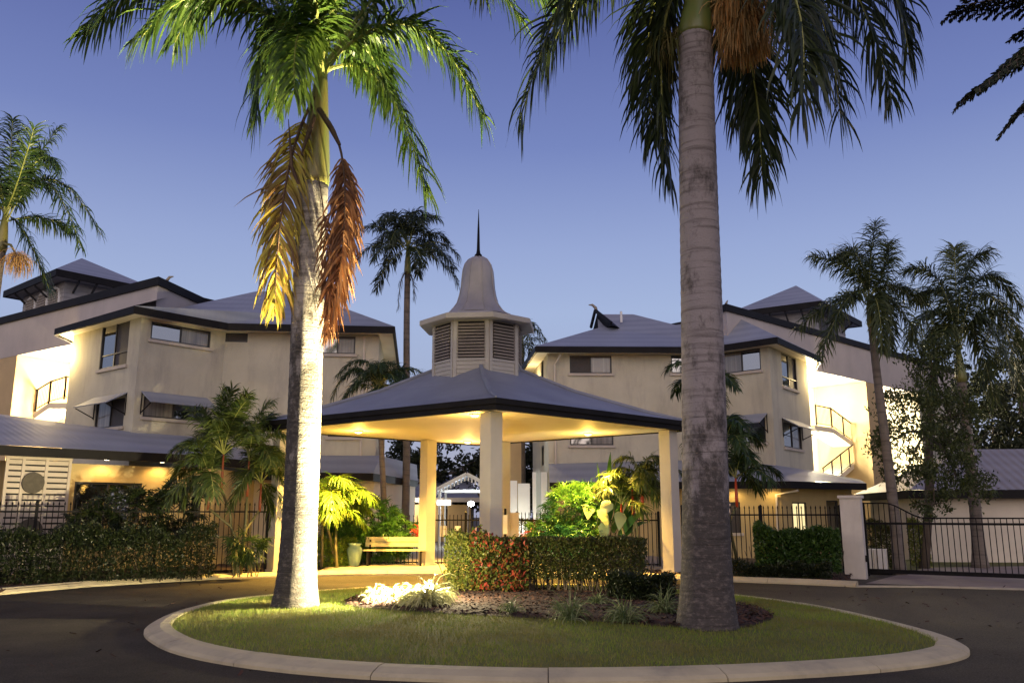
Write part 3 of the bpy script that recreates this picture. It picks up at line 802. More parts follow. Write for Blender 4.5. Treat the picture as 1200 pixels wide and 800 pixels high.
# ground floor range under the first-floor skirt roof
gf = MB()
g0, g1 = V2(P(247, 600, 27.6)), V2(P(437, 600, 30.6)); g0 = Vector((g0.x, 29.2))
oG1 = op_px(g0, g1, 399, 560, 409, 598)
facade(gf, g0, g1, 0, 2.95, [oG1]); facade(gf, g1, g1+Vector((.8, 6)), 0, 2.95)
gf.build('lower_wall', M_render_pale, LB)
window(LB, g0, g1, oG1, 's', sill=False, name='timber_shutter')
sk = MB(); se = [g0+Vector((-.5, -.8)), g1+Vector((.1, -.8)), g1+Vector((.9, 6))]
f = MB(); fascia(f, se, 2.72, 2.98, .08); f.build('fascia', M_fascia, LB)
sk.poly([v3(se[0], 2.985), v3(se[1], 2.985), v3(D3+Vector((.2, -.02)), 3.75), v3(C3+Vector((0, -.02)), 3.75)]); sk.poly([v3(se[1], 2.985), v3(se[2], 2.985), v3(D3+Vector((.9, 6)), 3.75), v3(D3+Vector((.2, -.02)), 3.75)])
sk.build('skirt_roof', M_roof, LB)

# ------------------------------------------------------------------ right apartment block
Rr = [V2(H(609, 432, HE)), V2(H(627, 405.5, HE)), V2(H(829, 406.5, HE)), V2(H(911, 394.5, HE)), V2(H(962, 418, HE))]
Rr.append(Rr[4] + Vector((2, 8))); Rr.append(Vector((Rr[0].x+1, Rr[5].y+1)))
WR = offset(Rr, .62)
RB = thing('apartment_building', 'three storey cream apartment block right of the canopy, with dutch gable and lit open stairs', 'building', (Rr[2].x, Rr[2].y+1, 0), 'apartment blocks behind the fence')
wl = MB()
A, B = WR[1], WR[2]
oA1 = op_px(A, B, 667.5, 416.5, 717, 437.5); oA2 = op_px(A, B, 668, 507, 719, 521.5); oA3 = op_px(A, B, 786, 416.5, 830, 437.5)
facade(wl, A, B, 0, 8.42, [oA1, oA2, oA3])
B2, C2 = WR[2], WR[3]
oB1 = op_px(B2, C2, 846, 414, 892, 433); oB2 = op_px(B2, C2, 858, 492, 898, 518)
facade(wl, B2, C2, 0, 8.42, [oB1, oB2])
C3, D3 = WR[3], WR[4]
oC1 = op_px(C3, D3, 915, 412.5, 935, 458); oC2 = op_px(C3, D3, 917.5, 494, 940.5, 527)
facade(wl, C3, D3, 0, 8.42, [oC1, oC2])
S0, S1 = WR[0], WR[1]
oS1 = op_px(S0, S1, 634, 423, 637, 448); oS2 = op_px(S0, S1, 634, 523, 637.5, 545)
facade(wl, S0, S1, 0, 8.42, [oS1, oS2])
facade(wl, WR[4], WR[5], 0, 8.42)
wl.build('wall', M_render, RB)
window(RB, A, B, oA1, 'sc'); window(RB, A, B, oA2, 'gc'); window(RB, A, B, oA3, 'gc')
window(RB, B2, C2, oB1, 'cg', sill=True); window(RB, B2, C2, oB2, 'gg'); hood(RB, B2, C2, oB2)
window(RB, C3, D3, oC1, 'gs', rail=.3); window(RB, C3, D3, oC2, 'gc'); hood(RB, C3, D3, oC2)
window(RB, S0, S1, oS1, 'g', sill=False); window(RB, S0, S1, oS2, 'g', sill=False)
fm = MB(); fascia(fm, Rr, HE-.26, HE-.004, .09, True); fm.build('fascia', M_fascia, RB)
MB().poly([v3(p, HE-.20) for p in offset(Rr, .09)][::-1]).build('soffit', M_soffit, RB)
e = [v3(p, HE) for p in Rr]
rL, rR = P(700, 366, 41), P(742, 366, 41); rL.z = rR.z = 11.25
zg = 10.3
gl = Vector((rL.x-1.0, rL.y-.0, zg))
rf = MB()
k1 = rL + (e[1]-rL)*.22
rf.poly([e[1], e[2]+Vector((2.4, 0, 0)), Vector((rR.x+5.5, rR.y, 9.4)), rR, rL, Vector((gl.x+.9, gl.y-1.2, zg))])
rf.poly([e[0], e[1], Vector((gl.x+.9, gl.y-1.2, zg)), Vector((gl.x+.9, gl.y+1.2, zg))])
rf.poly([Vector((rR.x+5.5, rR.y, 9.4)), rR, e[5], e[2]+Vector((2.4, 2, .4))]); rf.poly([rR, rL, Vector((gl.x+.9, gl.y+1.2, zg)), e[0], e[6], e[5]])
a1 = P(858, 369, 37.5); u_ = (e[4]-e[3]).normalized(); w2 = (e[2]-e[3]).normalized()
rf.poly([e[2]+w2*2.5+Vector((0, 0, .6)), e[2], e[3], a1, a1+w2*5.5]); rf.poly([e[3], e[4], a1+u_*2.2, a1])
rf.build('roof', M_roof, RB)
g0_, g1_, g2_ = P(700, 366, 40.6), P(719, 381, 39.0), P(695, 386, 41.2)
gm2 = MB(); gm2.add([g0_, g1_, g2_, g0_+Vector((.9, 1.0, -.1)), g1_+Vector((.9, 1.2, -.1)), g2_+Vector((1.2, .9, -.1))], [(0, 2, 1), (0, 1, 4, 3), (0, 3, 5, 2), (1, 2, 5, 4)]); gm2.build('gablet', M_fascia, RB)
gbar = MB(); of_ = Vector((-.12, -.15, .06)); gbar.bar(g0_+of_, g1_+of_, .10, .15); gbar.bar(g0_+of_, g2_+of_, .10, .15)
gbar.build('barge_board', M_fascia, RB)
f0 = P(700, 365, 40.6) + Vector((-.05, -.1, -.05))
MB().tube([f0, f0+Vector((-.05, 0, .22)), f0+Vector((-.2, 0, .36)), f0+Vector((-.38, 0, .36))], [.09, .08, .06, .02], 6).build('finial', M_louvre, RB)
vt = P(728, 372, 39.9)
MB().tube([vt+Vector((0, 0, -.25)), vt+Vector((0, 0, .3))], .06, 8).build('vent_pipe', M_white, RB)
px_ = v3(WR[1], 0)
pipe(RB, [px_+Vector((.55, -.35, 8.3)), px_+Vector((.30, -.06, 7.9)), px_+Vector((.30, -.06, 3.2))])
# parapet mass, stairwell
Mc = V2(H(851, 364, HM)); Mr = V2(H(1080, 427, HM)); Mr = Mc + (Mr-Mc)*1.35; Ml = V2(H(800, 384, HM))
ou = (Mr-Mc).normalized(); nin = Vector((-ou.y, ou.x))
zb = onwall(1000, 444, Mc, Mr)[1]
mp_ = [Ml, Mc, Mr, Mr+nin*7, Ml+nin*6]
MB().prism(mp_, zb, HM).build('parapet', M_parapet, RB)
cp = MB(); fascia(cp, offset(mp_, -.10), HM-.02, HM+.28, .5, True); cp.build('parapet_cap', M_fascia, RB)
MB().prism([p for p in offset(mp_, .03)], HM+.05, HM+.22).build('flat_roof', M_roof, RB)
sw = MB(); facade(sw, Mc+nin*3.0, Mr+nin*3.0, 0, zb-.01); sw.build('stairwell_wall', M_stairwall, RB)
s0 = onwall(1019, 500, Mc, Mr)[0]; s1 = onwall(1037, 500, Mc, Mr)[0]
pb = MB(); q0, q1 = Mc+ou*s0, Mc+ou*s1
pb.prism([q0, q1, q1+nin*2.9, q0+nin*2.9], 0, zb-.012); pb.build('stair_pier', M_tan, RB)
s2 = onwall(1081, 520, Mc, Mr)[0]; q2, q3 = Mc+ou*s2, Mr
pb = MB(); pb.prism([q2, q3, q3+nin*6, q2+nin*6], 0, zb-.014); pb.build('end_wall', M_render, RB)
m1, m2 = Mc+nin*1.0, Mr+nin*1.0
st = MB()
for qa, qb in (((955, 500), (976, 503)), ((976, 503), (1017, 531)), ((968, 572), (1017, 531)), ((1017, 531), (1040, 536))):
    p, q = onm(*qa) if False else wallpt(*qa, m1, m2), wallpt(*qb, m1, m2)
    st.bar(p+v3(nin*.55, -.05), q+v3(nin*.55, -.05), 1.1, .26)
st.build('stair', M_stairwall, RB)
onr = lambda px, py: wallpt(px, py, m1, m2)
railing(RB, [onr(957, 498), onr(975, 501), onr(1016, 530)])
railing(RB, [onr(966, 572), onr(1015, 532)])
smid = Mc + ou*(onwall(990, 500, Mc, Mr)[0]) + nin*1.6
lamp('stairwell_light', 'POINT', (smid.x, smid.y, 7.3), 1700, (1, .88, .60), RB, .2)
lamp('stairwell_light', 'POINT', (smid.x, smid.y, 3.6), 950, (1, .88, .60), RB, .2)
smid = Mc + ou*(onwall(1060, 500, Mc, Mr)[0]) + nin*1.6
lamp('stairwell_light', 'POINT', (smid.x, smid.y, 6.6), 1500, (1, .88, .60), RB, .2)
lamp('stairwell_light', 'POINT', (smid.x, smid.y, 2.6), 1100, (1, .88, .60), RB, .2)
rwl = wallpt(950, 440, WR[3], WR[4]); rn = Vector(((WR[4]-WR[3]).y, -(WR[4]-WR[3]).x)).normalized()
MB().lathe([(.03, -.1), (.09, -.07), (.11, 0), (.09, .07), (.03, .1)], (rwl.x+rn.x*.06, rwl.y+rn.y*.06, 7.6), 12).build('wall_lamp', M_lens, RB)
lamp('wall_lamp_light', 'POINT', (rwl.x+rn.x*.45, rwl.y+rn.y*.45, 7.6), 130, (1, .74, .34), RB, .1)
swl = v3(WR[0], 7.4).lerp(v3(WR[1], 7.4), .45); sn_ = Vector(((WR[1]-WR[0]).y, -(WR[1]-WR[0]).x)).normalized()
MB().lathe([(.03, -.1), (.09, -.07), (.11, 0), (.09, .07), (.03, .1)], (swl.x+sn_.x*.06, swl.y+sn_.y*.06, 7.4), 12).build('wall_lamp', M_lens, RB)
lamp('wall_lamp_light', 'POINT', (swl.x+sn_.x*.45, swl.y+sn_.y*.45, 7.5), 90, (1, .74, .34), RB, .1)
Wt = tower(RB, V2(H(857, 365.5, 13)), V2(H(962, 352, 13)), V2(H(1010, 376.5, 13)), (913, 334.5), 13, 9.6, M_tower)
d_ = (Wt[2]-Wt[1]).normalized(); n_ = Vector((d_.y, -d_.x)); Lw = (Wt[2]-Wt[1]).length
for k in (.3, .62):
    c = Wt[1]+d_*(Lw*k); wv = MB(); wv.box((c.x+n_.x*.03, c.y+n_.y*.03, 11.6), (Lw*.2, .07, 1.5), d_); wv.build('tower_window', M_screen, RB)
fin = P(852, 362, Mc.y+1.0)
MB().tube([fin+Vector((0, 0, -.6)), fin+Vector((.0, 0, 0)), fin+Vector((-.03, 0, .25)), fin+Vector((.05, 0, .4))], [.08, .07, .06, .02], 6).build('finial', M_louvre, RB)
# ground floor with its skirt roof
ge = [V2(H(644, 566, 2.75)), V2(H(926, 564.5, 2.75)), V2(P(1016, 573, 34.0))]
gw = offset(ge, .7, closed=False)
gf = MB()
oD1 = op_px(gw[1], gw[2], 928, 588, 947.5, 628); oD2 = op_px(gw[1], gw[2], 968, 586, 986, 640)
oG = op_px(gw[0], gw[1], 846, 588, 869, 624)
facade(gf, gw[0], gw[1], 0, 2.7, [oG]); facade(gf, gw[1], gw[2], 0, 2.7, [oD1, oD2]); facade(gf, gw[0]+Vector((.3, 6)), gw[0], 0, 2.7)
gf.build('lower_wall', M_wing, RB)
for px in (860, 905):
    s = onwall(px, 570, gw[0], gw[1])[0]; d = (gw[1]-gw[0]).normalized(); n = Vector((d.y, -d.x)); p = gw[0]+d*s+n*.35
    MB().lathe([(.06, -.02), (.07, 0)], (p.x, p.y, 2.58), 12).build('eave_downlight', M_lens, RB)
    lamp('eave_light', 'SPOT', (p.x, p.y, 2.54), 24, (1, .66, .22), RB, .05, target=(p.x-n.x*.12, p.y-n.y*.12, 0), spot=160, blend=.6)
window(RB, gw[1], gw[2], oD1, 'll', sill=False, name='window'); window(RB, gw[1], gw[2], oD2, 'g', sill=False, name='door'); window(RB, gw[0], gw[1], oG, 'gs')
f = MB(); fascia(f, ge, 2.52, 2.78, .08); f.build('fascia', M_fascia, RB)
sf = MB(); gi = offset(ge, .72, False); sf.poly([v3(ge[0], 2.6), v3(gi[0], 2.6), v3(gi[1], 2.6), v3(ge[1], 2.6)]); sf.poly([v3(ge[1], 2.6), v3(gi[1], 2.6), v3(gi[2], 2.6), v3(ge[2], 2.6)]); sf.build('soffit', M_soffit, RB)
sk = MB()
top0 = v3(WR[1], 0); 
zc = wallpt(905, 545, WR[2], WR[3]).z
sk.poly([v3(ge[0], 2.785), v3(ge[1], 2.785), v3(WR[3], zc)+Vector((-.02, -.03, 0)), v3(WR[2], zc+.35)+Vector((0, -.02, 0)), v3(WR[1], zc+.15)+Vector((0, -.02, 0))])
hx = wallpt(951, 551, WR[3], WR[4]); sk.poly([v3(ge[1], 2.785), v3(ge[2], 2.785), v3(ge[2], 2.95)+Vector((.0, .6, 0)), hx+Vector((.02, -.02, 0)), v3(WR[3], zc)+Vector((-.02, -.03, 0))])
sk.build('skirt_roof', M_roof, RB)
pipe(RB, [v3(gw[1], 2.45)+Vector((.5, -.5, 0)), v3(gw[1], 2.3)+Vector((-.2, -.1, 0)), v3(gw[1], 0.1)+Vector((-.25, -.1, 0))])
wp = v3(WR[0], 0).lerp(v3(WR[1], 0), .35)
for nm, xx, ww, z1_, mm in (('white_pier', 603, .5, 3.1, M_white), ('brown_wall', 601, .8, 6.0, M_tan)): pass

# ------------------------------------------------------------------ left single storey wing
HW = 3.05
we = [V2(H(-160, 525.5, HW)), V2(H(0, 533, HW)), V2(H(226, 543, HW))]
we[0] = we[1] + (we[1]-we[2])*.8
WG = thing('low_building', 'single storey yellow-lit wing with blue grey roof behind the left fence', 'building', (we[1].x, we[1].y+2, 0))
ww = offset(we, .6, False)
gf = MB(); a, b = ww[1], ww[2]
far = V2(P(250, 600, b.y+.6))
oW = op_px(a, b, 88, 564, 163, 612); 
b2 = far
oW2 = op_px(b, b2, 226, 566, 233, 610)
facade(gf, ww[0], a, 0, HW-.1); facade(gf, a, b, 0, HW-.1, [oW]); facade(gf, b, b2, 0, HW-.1, [oW2]); facade(gf, b2, b2+Vector((.4, 5)), 0, HW-.1)
gf.build('wall', M_wing, WG)
window(WG, a, b, oW, 'gg', sill=False); window(WG, b, b2, oW2, 's', sill=False, name='door')
f = MB(); wend = we[2]+Vector((1.6, 4.8)); fascia(f, we+[wend], HW, HW+.25, .09); f.build('fascia', M_fascia, WG)
sf = MB(); wi = offset(we+[wend], .9, False)
for i in range(3): sf.poly([v3((we+[wend])[i], HW+.05), v3(wi[i], HW+.05), v3(wi[i+1], HW+.05), v3((we+[wend])[i+1], HW+.05)])
sf.build('soffit', M_soffit, WG)
rf = MB(); zt_ = wallpt(157, 505, W[0], W[1]).z
dpl = (we[1]-we[2]).normalized()
tp = v3(W[1], zt_) + Vector((0, .3, 0))
rf.poly([v3(we[0], HW+.255), v3(we[2], HW+.255), tp+Vector((2.2, .6, -.12)), tp, v3(we[0]+Vector((-1, 7.4)), zt_+.35)])
rf.poly([v3(we[2], HW+.255), v3(wend, HW+.255), tp+Vector((2.2, .6, -.12))])
rf.build('roof', M_roof, WG)
# slatted screen with two round openings
d = (b-a).normalized(); n = Vector((d.y, -d.x))
sa, ztop = onwall(4, 536, a, b); sb, _ = onwall(77, 536, a, b)
SCN = thing('slatted_screen', 'cream slatted timber screen with two dark round discs on the left wing', 'screen', (a.x+d.x*sa+n.x*.3, a.y+d.y*sa+n.y*.3, 0))
o = a + n*.35
def so(s, z, k=0): p = o + d*s + n*k; return Vector((p.x, p.y, z))
m = MB(); z = .25
while z < ztop-.03:
    m.box(so((sa+sb)/2, z), (sb-sa, .03, .105), d); z += .148
m.build('slat', M_lattice, SCN)
m = MB()
for s in (sa, sa+(sb-sa)*.25, sa+(sb-sa)*.62, sb): m.box(so(s, ztop/2, .02), (.07, .05, ztop), d)
m.box(so((sa+sb)/2, ztop, .023), (sb-sa+.1, .056, .08), d)
m.build('frame', M_lattice, SCN)
m = MB(); m.box(so((sa+sb)/2, ztop/2, -.06), (sb-sa-.02, .02, ztop-.04), d); m.build('gap_shade_sheet', M_dark, SCN)  # dark sheet added behind the slats as shade in the gaps
for px, py, r in ((32, 566, .27), (28, 621, .30)):
    s, z = onwall(px, py, a, b)
    c = so(s, z, .06); ring = MB(); v_ = []
    k = 20
    for oo in (0, .05):
        for i in range(k): v_.append(c + Vector((d.x, d.y, 0))*(r*cos(2*pi*i/k)) + Vector((0, 0, r*sin(2*pi*i/k))) + Vector((n.x, n.y, 0))*oo)
    ring.add(v_, [tuple(range(k, 2*k))] + [(i, (i+1) % k, k+(i+1) % k, k+i) for i in range(k)])
    ring.build('disc', M_disc, SCN)
for i, px in enumerate((60, 120, 185)):
    s = onwall(px, 540, a, b)[0]; p = a+d*s+n*.3
    MB().lathe([(.06, -.02), (.07, 0)], (p.x, p.y, HW+.03), 12).build('eave_downlight', M_lens, WG)
    lamp('eave_light', 'SPOT', (p.x, p.y, HW-.06), 34 if i else 20, (1, .60, .17), WG, .05, target=(p.x+n.x*-.12, p.y+n.y*-.12, 0), spot=160, blend=.6)
p = b2 + Vector((.9, .5))
# ------------------------------------------------------------------ garage at right
ga, gb_ = V2(P(1066, 583, 29.5)), V2(P(1330, 590, 28.7))
GA = thing('garage', 'low garage with corrugated roof behind the sliding gate', 'garage', (ga.x+4, ga.y+3, 0))
gd = (gb_-ga).normalized(); gn = Vector((-gd.y, gd.x))
gpl = [ga+gn*.5+gd*.4, gb_+gn*.5, gb_+gn*6, ga+gn*6+gd*.4]
m = MB(); facade(m, gpl[0], gpl[1], 0, 2.2); facade(m, gpl[3], gpl[0], 0, 2.2); m.build('wall', M_render_pale, GA)
f = MB(); fascia(f, [ga+gn*6.5, ga, gb_, gb_+gn*6.5], 2.12, 2.40, .08); f.build('fascia', M_fascia, GA)
rp_ = P(1199, 541, ga.y+4.2)
r = MB(); apx = ga+gd*3.1+gn*3.4
r.poly([v3(ga, 2.405), v3(gb_, 2.405), v3(gb_+gn*3.4, 4.0), v3(apx, 4.0)]); r.poly([v3(ga+gn*6.8, 2.405), v3(ga, 2.405), v3(apx, 4.0)])
r.build('roof', M_garroof, GA)
# ------------------------------------------------------------------ entrance canopy with cupola
HC = 3.80
cF, cR, cB, cL = Vector((-.35, 18.25)), Vector((4.85, 23.2)), Vector((-1.15, 28.3)), Vector((-6.75, 23.1))
cC = Vector((-.95, 23.1))
CAN = thing('entrance_canopy', 'open entrance canopy with grey hip roof, louvred cupola and bell shaped spire', 'canopy', (cC.x, cC.y, 0))
eav = [cL, cF, cR, cB]
f = MB(); fascia(f, eav, HC, HC+.24, .09, True)
fascia(f, offset(eav, -.05), HC+.13, HC+.252, .05, True)
f.build('fascia', M_fascia, CAN)
sf = MB(); so_ = offset(eav, .09); sf.poly([v3(p, HC+.03) for p in so_][::-1]); sf.build('soffit', M_soffit, CAN)
# hip roof with a flared foot
rf = MB(); lev = [(1.0, HC+.256), (.80, 4.28), (.45, 4.86), (.13, 5.62)]
rings = [[Vector((cC.x+(p.x-cC.x)*k, cC.y+(p.y-cC.y)*k, z)) for p in offset(eav, -.045)] for k, z in lev]
for i in range(3):
    for k in range(4): rf.quad(rings[i][k], rings[i][(k+1) % 4], rings[i+1][(k+1) % 4], rings[i+1][k])
rfo = rf.build('roof', M_canroof, CAN)
hp = MB()
for k in range(4): hp.tube([rings[i][k]+Vector((0, 0, .015)) for i in range(4)], [.02, .06, .065, .05], 8)
hp.build('ridge_cap', M_canroof, rfo)
def column(xy, base=True):
    d = (cR-cF).normalized()
    m = MB(); m.box((xy[0], xy[1], HC/2+.01), (.35, .35, HC-.0), d)
    c = m.build('column', M_column, CAN)
    m = MB(); m.box((xy[0], xy[1], .09), (.41, .41, .18), d); m.build('base', M_column, c)
    return c
col_xy = [(-.46, 18.95), (4.22, 23.15), (-6.2, 23.15), (-2.55, 26.2), (-.30, 26.9)]
for q in col_xy: column(q)
# cupola
ph = pi/8 + radians(-6)
def octo(r): return [(cC.x+r*cos(2*pi*k/8+ph), cC.y+r*sin(2*pi*k/8+ph)) for k in range(8)]
rw = 1.24
CU = MB(); CU.prism(octo(rw), 5.0, 6.64)
cu = CU.build('cupola', M_weather, CAN)
bd = MB(); ol = octo(rw)
for k in range(8):
    p, q = Vector(ol[k]), Vector(ol[(k+1) % 8]); d = (q-p).normalized(); n = Vector((d.y, -d.x)); mid = (p+q)/2; L = (q-p).length
    z = 5.1
    while z < 5.55: bd.box((mid.x+n.x*.008, mid.y+n.y*.008, z), (L-.02, .02, .012), d); z += .11
    bd.box((mid.x-d.x*(L/2-.05)+n.x*.012, mid.y-d.y*(L/2-.05)+n.y*.012, 5.83), (.085, .03, 1.58), d)
    bd.box((mid.x+d.x*(L/2-.05)+n.x*.012, mid.y+d.y*(L/2-.05)+n.y*.012, 5.83), (.085, .03, 1.58), d)
    bd.box((mid.x+n.x*.014, mid.y+n.y*.014, 5.565), (L-.2, .03, .06), d)
bd.build('boarding', M_weather, cu)
for k in range(8):
    p, q = Vector(ol[k]), Vector(ol[(k+1) % 8]); d = (q-p).normalized(); n = Vector((d.y, -d.x)); mid = (p+q)/2; L = (q-p).length
    lv = MB(); lv.box((mid.x+n.x*.006, mid.y+n.y*.006, 6.09), (L-.25, .01, .98), d)
    vo = lv.build('louvre_vent', M_dark, cu)
    sl = MB(); z = 5.65
    while z < 6.57:
        sl.bar((mid.x-d.x*(L/2-.125)+n.x*.03, mid.y-d.y*(L/2-.125)+n.y*.03, z), (mid.x+d.x*(L/2-.125)+n.x*.03, mid.y+d.y*(L/2-.125)+n.y*.03, z), .05, .05); z += .084
    sl.build('slat', M_louvre, vo)
ev = MB(); ev.lathe([(rw, 6.62), (1.61, 6.60), (1.63, 6.615), (1.63, 6.74), (1.58, 6.76), (1.0, 6.93)], (cC.x, cC.y, 0), 8, ph)
ev.build('cupola_eave', M_column, CAN)
be = MB(); prof = [(1.02, 6.92), (.92, 6.96), (.80, 7.04), (.68, 7.18), (.585, 7.32), (.52, 7.55), (.475, 7.80), (.455, 8.05), (.43, 8.28), (.375, 8.46), (.28, 8.59), (.15, 8.67), (.05, 8.70)]
be.lathe(prof, (cC.x, cC.y, 0), 32, ph)
bo = be.build('bell_roof', M_bell, CAN, smooth=True)
sm_ = MB()
for k in range(8):
    a = 2*pi*k/8+ph; sm_.tube([(cC.x+(r+.004)*cos(a), cC.y+(r+.004)*sin(a), z) for r, z in prof], .018, 5)
sm_.build('seam', M_bell, bo)
sp = MB(); sp.lathe([(.10, 8.68), (.11, 8.74), (.06, 8.80), (.045, 8.9), (.03, 9.5), (.006, 10.1)], (cC.x, cC.y, 0), 10)
sp.build('spire', M_iron, CAN)
WARM = (1, .58, .10)
for px, py, lab in ((420, 506, 'lit round downlight in the canopy soffit nearest the pale palm trunk'), (548, 518, 'lit round downlight in the canopy soffit left of the front column, far back'),
                (556.5, 486.5, 'lit round downlight in the canopy soffit close beside the front column top'), (689, 508.5, 'lit round downlight in the canopy soffit right of the front column')):
    p = H(px, py, HC)
    D = thing('downlight', lab, 'downlight', (p.x, p.y, HC), 'downlights in the canopy soffit')
    MB().lathe([(.12, .028), (.125, 0), (.10, -.012), (.085, -.012)], (p.x, p.y, HC), 20).build('rim', M_white, D)
    MB().lathe([(.084, -.013), (.06, -.03), (.02, -.036)], (p.x, p.y, HC), 16).build('lens', M_lens, D)
    lamp('downlight_lamp', 'POINT', (p.x, p.y, HC-.30), 80, WARM, D, .10)
    lamp('downlight_beam', 'SPOT', (p.x, p.y, HC-.06), 5600 if px == 420 else 4000, (1, .58, .11), D, .06, spot=132 if px == 420 else 104, blend=.7)

# ------------------------------------------------------------------ fences and gate
def fence(name, label, cat, a, b, h=1.8, pitch=.125, post=2.4, spear=True, group=None):
    a, b = V2(a), V2(b); d = (b-a).normalized(); L = (b-a).length
    F = thing(name, label, cat, (a.x, a.y, 0), group)
    for z in (.16, h-.16):
        r = MB(); r.bar((a.x, a.y, z), (b.x, b.y, z), .035, .04); r.build('rail', M_iron, F)
    m = MB(); k = int(L/pitch)
    for i in range(k+1):
        p = a+d*(pitch*(i+.3))
        if (p-a).length > L: break
        m.box((p.x, p.y, .06+(h-.06)/2), (.019, .019, h-.06), d)
        if spear: m.lathe([(.010, h), (.024, h+.02), (.003, h+.085)], (p.x, p.y, 0), 4, pi/4)
    m.build('picket', M_iron, F)
    np_ = max(1, round(L/post))
    for i in range(np_+1):
        p = a + d*(L*i/np_); q = MB(); q.box((p.x, p.y, (h+.06)/2), (.065, .066, h+.06), d); q.lathe([(.045, h+.06), (.05, h+.075), (.012, h+.11)], (p.x, p.y, 0), 4, pi/4)
        q.build('post', M_iron, F)
    return F
fl0, fl1 = Vector((-16.5, 18.9)), Vector((-6.52, 23.25))
fence('picket_fence', 'black spear-topped picket fence between left hedge and the single storey wing', 'fence', fl0, fl1, 1.82, post=2.5, group='black picket fences')
fr0, fr1 = Vector((4.55, 23.3)), V2(H(990, 675))
fence('picket_fence', 'black spear-topped picket fence from canopy column to the right gate pillar', 'fence', fr0, fr1, 1.74, post=2.4, group='black picket fences')
fb0, fb1 = Vector((-2.4, 26.6)), Vector((-.45, 27.2))
FG = fence('pedestrian_gate', 'black barred pedestrian gate under the canopy with two white notices', 'gate', fb0, fb1, 1.58, pitch=.12, post=1.2, spear=False)
for px, y0, y1, w in ((519.5, 616, 628, .22), (536.5, 616, 621, .18)):
    p = P(px, (y0+y1)/2, 26.72); m = MB(); m.box((p.x, p.y, p.z), (w, .012, (y1-y0)*.027)); m.build('notice', M_white, FG)
fence('picket_fence', 'short black picket fence between the gate pier and the fan palm shrub', 'fence', (.15, 27.3), (4.3, 25.6), 1.58, post=2.1, group='black picket fences')
fence('picket_fence', 'dim black picket fence behind the bench and green shrubs', 'fence', (-5.9, 27.3), (-2.75, 26.75), 1.5, post=2.0, group='black picket fences')
# cream gate pier
p = H(599.5, 668); GP = thing('gate_pier', 'short cream rendered pier beside the pedestrian gate', 'pillar', (.02, 27.15, 0))
m = MB(); m.box((.04, 27.15, .80), (.34, .3, 1.6)); m.build('shaft', M_cream, GP)
m = MB(); m.box((.04, 27.15, 1.62), (.40, .36, .05)); m.build('cap', M_cream, GP)
IC = thing('intercom_post', 'dark intercom post with lit white panel beside the gate pier', 'intercom', (-.03, 25.9, 0))
m = MB(); m.box((-.20, 25.9, .88), (.07, .07, 1.76)); m.build('post', M_iron, IC)
m = MB(); m.box((-.20, 25.845, 1.30), (.13, .03, .55)); m.build('panel', M_white, IC)
# gate pillar and sliding gate
pb_ = H(1004, 677.5)
GT = thing('gate_pillar', 'tall cream rendered gate pillar left of the sliding gate', 'pillar', (pb_.x, pb_.y, 0))
gdir = (V2(H(1330, 686))-V2(H(1016, 675.5))).normalized()
m = MB(); m.box((pb_.x, pb_.y, 1.0), (.50, .34, 2.0), gdir); m.build('shaft', M_cream, GT)
m = MB(); m.box((pb_.x, pb_.y, 2.035), (.58, .42, .07), gdir); m.build('cap', M_cream, GT)
m = MB(); m.box((pb_.x+.22, pb_.y-.2, .50), (.07, .06, .16), gdir); m.build('latch', M_iron, GT)
ga_, gz = V2(H(1017, 675.5)), V2(H(1360, 689.5)); d = (gz-ga_).normalized(); L = (gz-ga_).length
SG = thing('sliding_gate', 'wide black sliding gate with curved top at the right driveway', 'gate', (ga_.x, ga_.y, 0))
def gq(s, z): p = ga_+d*s; return Vector((p.x, p.y, z))
def gtop(s):
    if s < .55: return 1.88
    if s < 1.5: t = (s-.55)/.95; return 1.88-.38*(3*t*t-2*t**3)
    return 1.50
m = MB(); m.bar(gq(0, .16), gq(L, .16), .06, .10); m.bar(gq(0, 1.36), gq(L, 1.36), .05, .055)
ss = [0, .25, .5, .65, .8, .95, 1.1, 1.25, 1.4, 1.6, L]
m.tube([gq(s, gtop(s)) for s in ss], .02, 6)
for s in (0.03,): m.box(gq(s, gtop(s)/2+.02), (.06, .06, gtop(s)), d)
m.build('frame', M_iron, SG)
m = MB(); s = .14
while s < L: m.box(gq(s, (.2+gtop(s))/2), (.019, .019, gtop(s)-.2), d); s += .132
m.build('picket', M_iron, SG)
gm_ = V2(H(1036, 673.5))
GM = thing('gate_motor', 'white ribbed gate motor box behind the sliding gate', 'gate motor', (gm_.x, gm_.y+.3, 0))
m = MB(); m.box((gm_.x, gm_.y+.3, .36), (.46, .3, .62), d)
m.build('housing', M_white, GM)
m = MB()
for k in range(5): m.box((gm_.x-.18+.09*k, gm_.y+.135, .36), (.022, .03, .58), d)
m.build('rib', M_column, GM)
m = MB(); m.box((gm_.x, gm_.y+.3, .03), (.6, .4, .06), d); m.build('plinth', M_iron, GM)

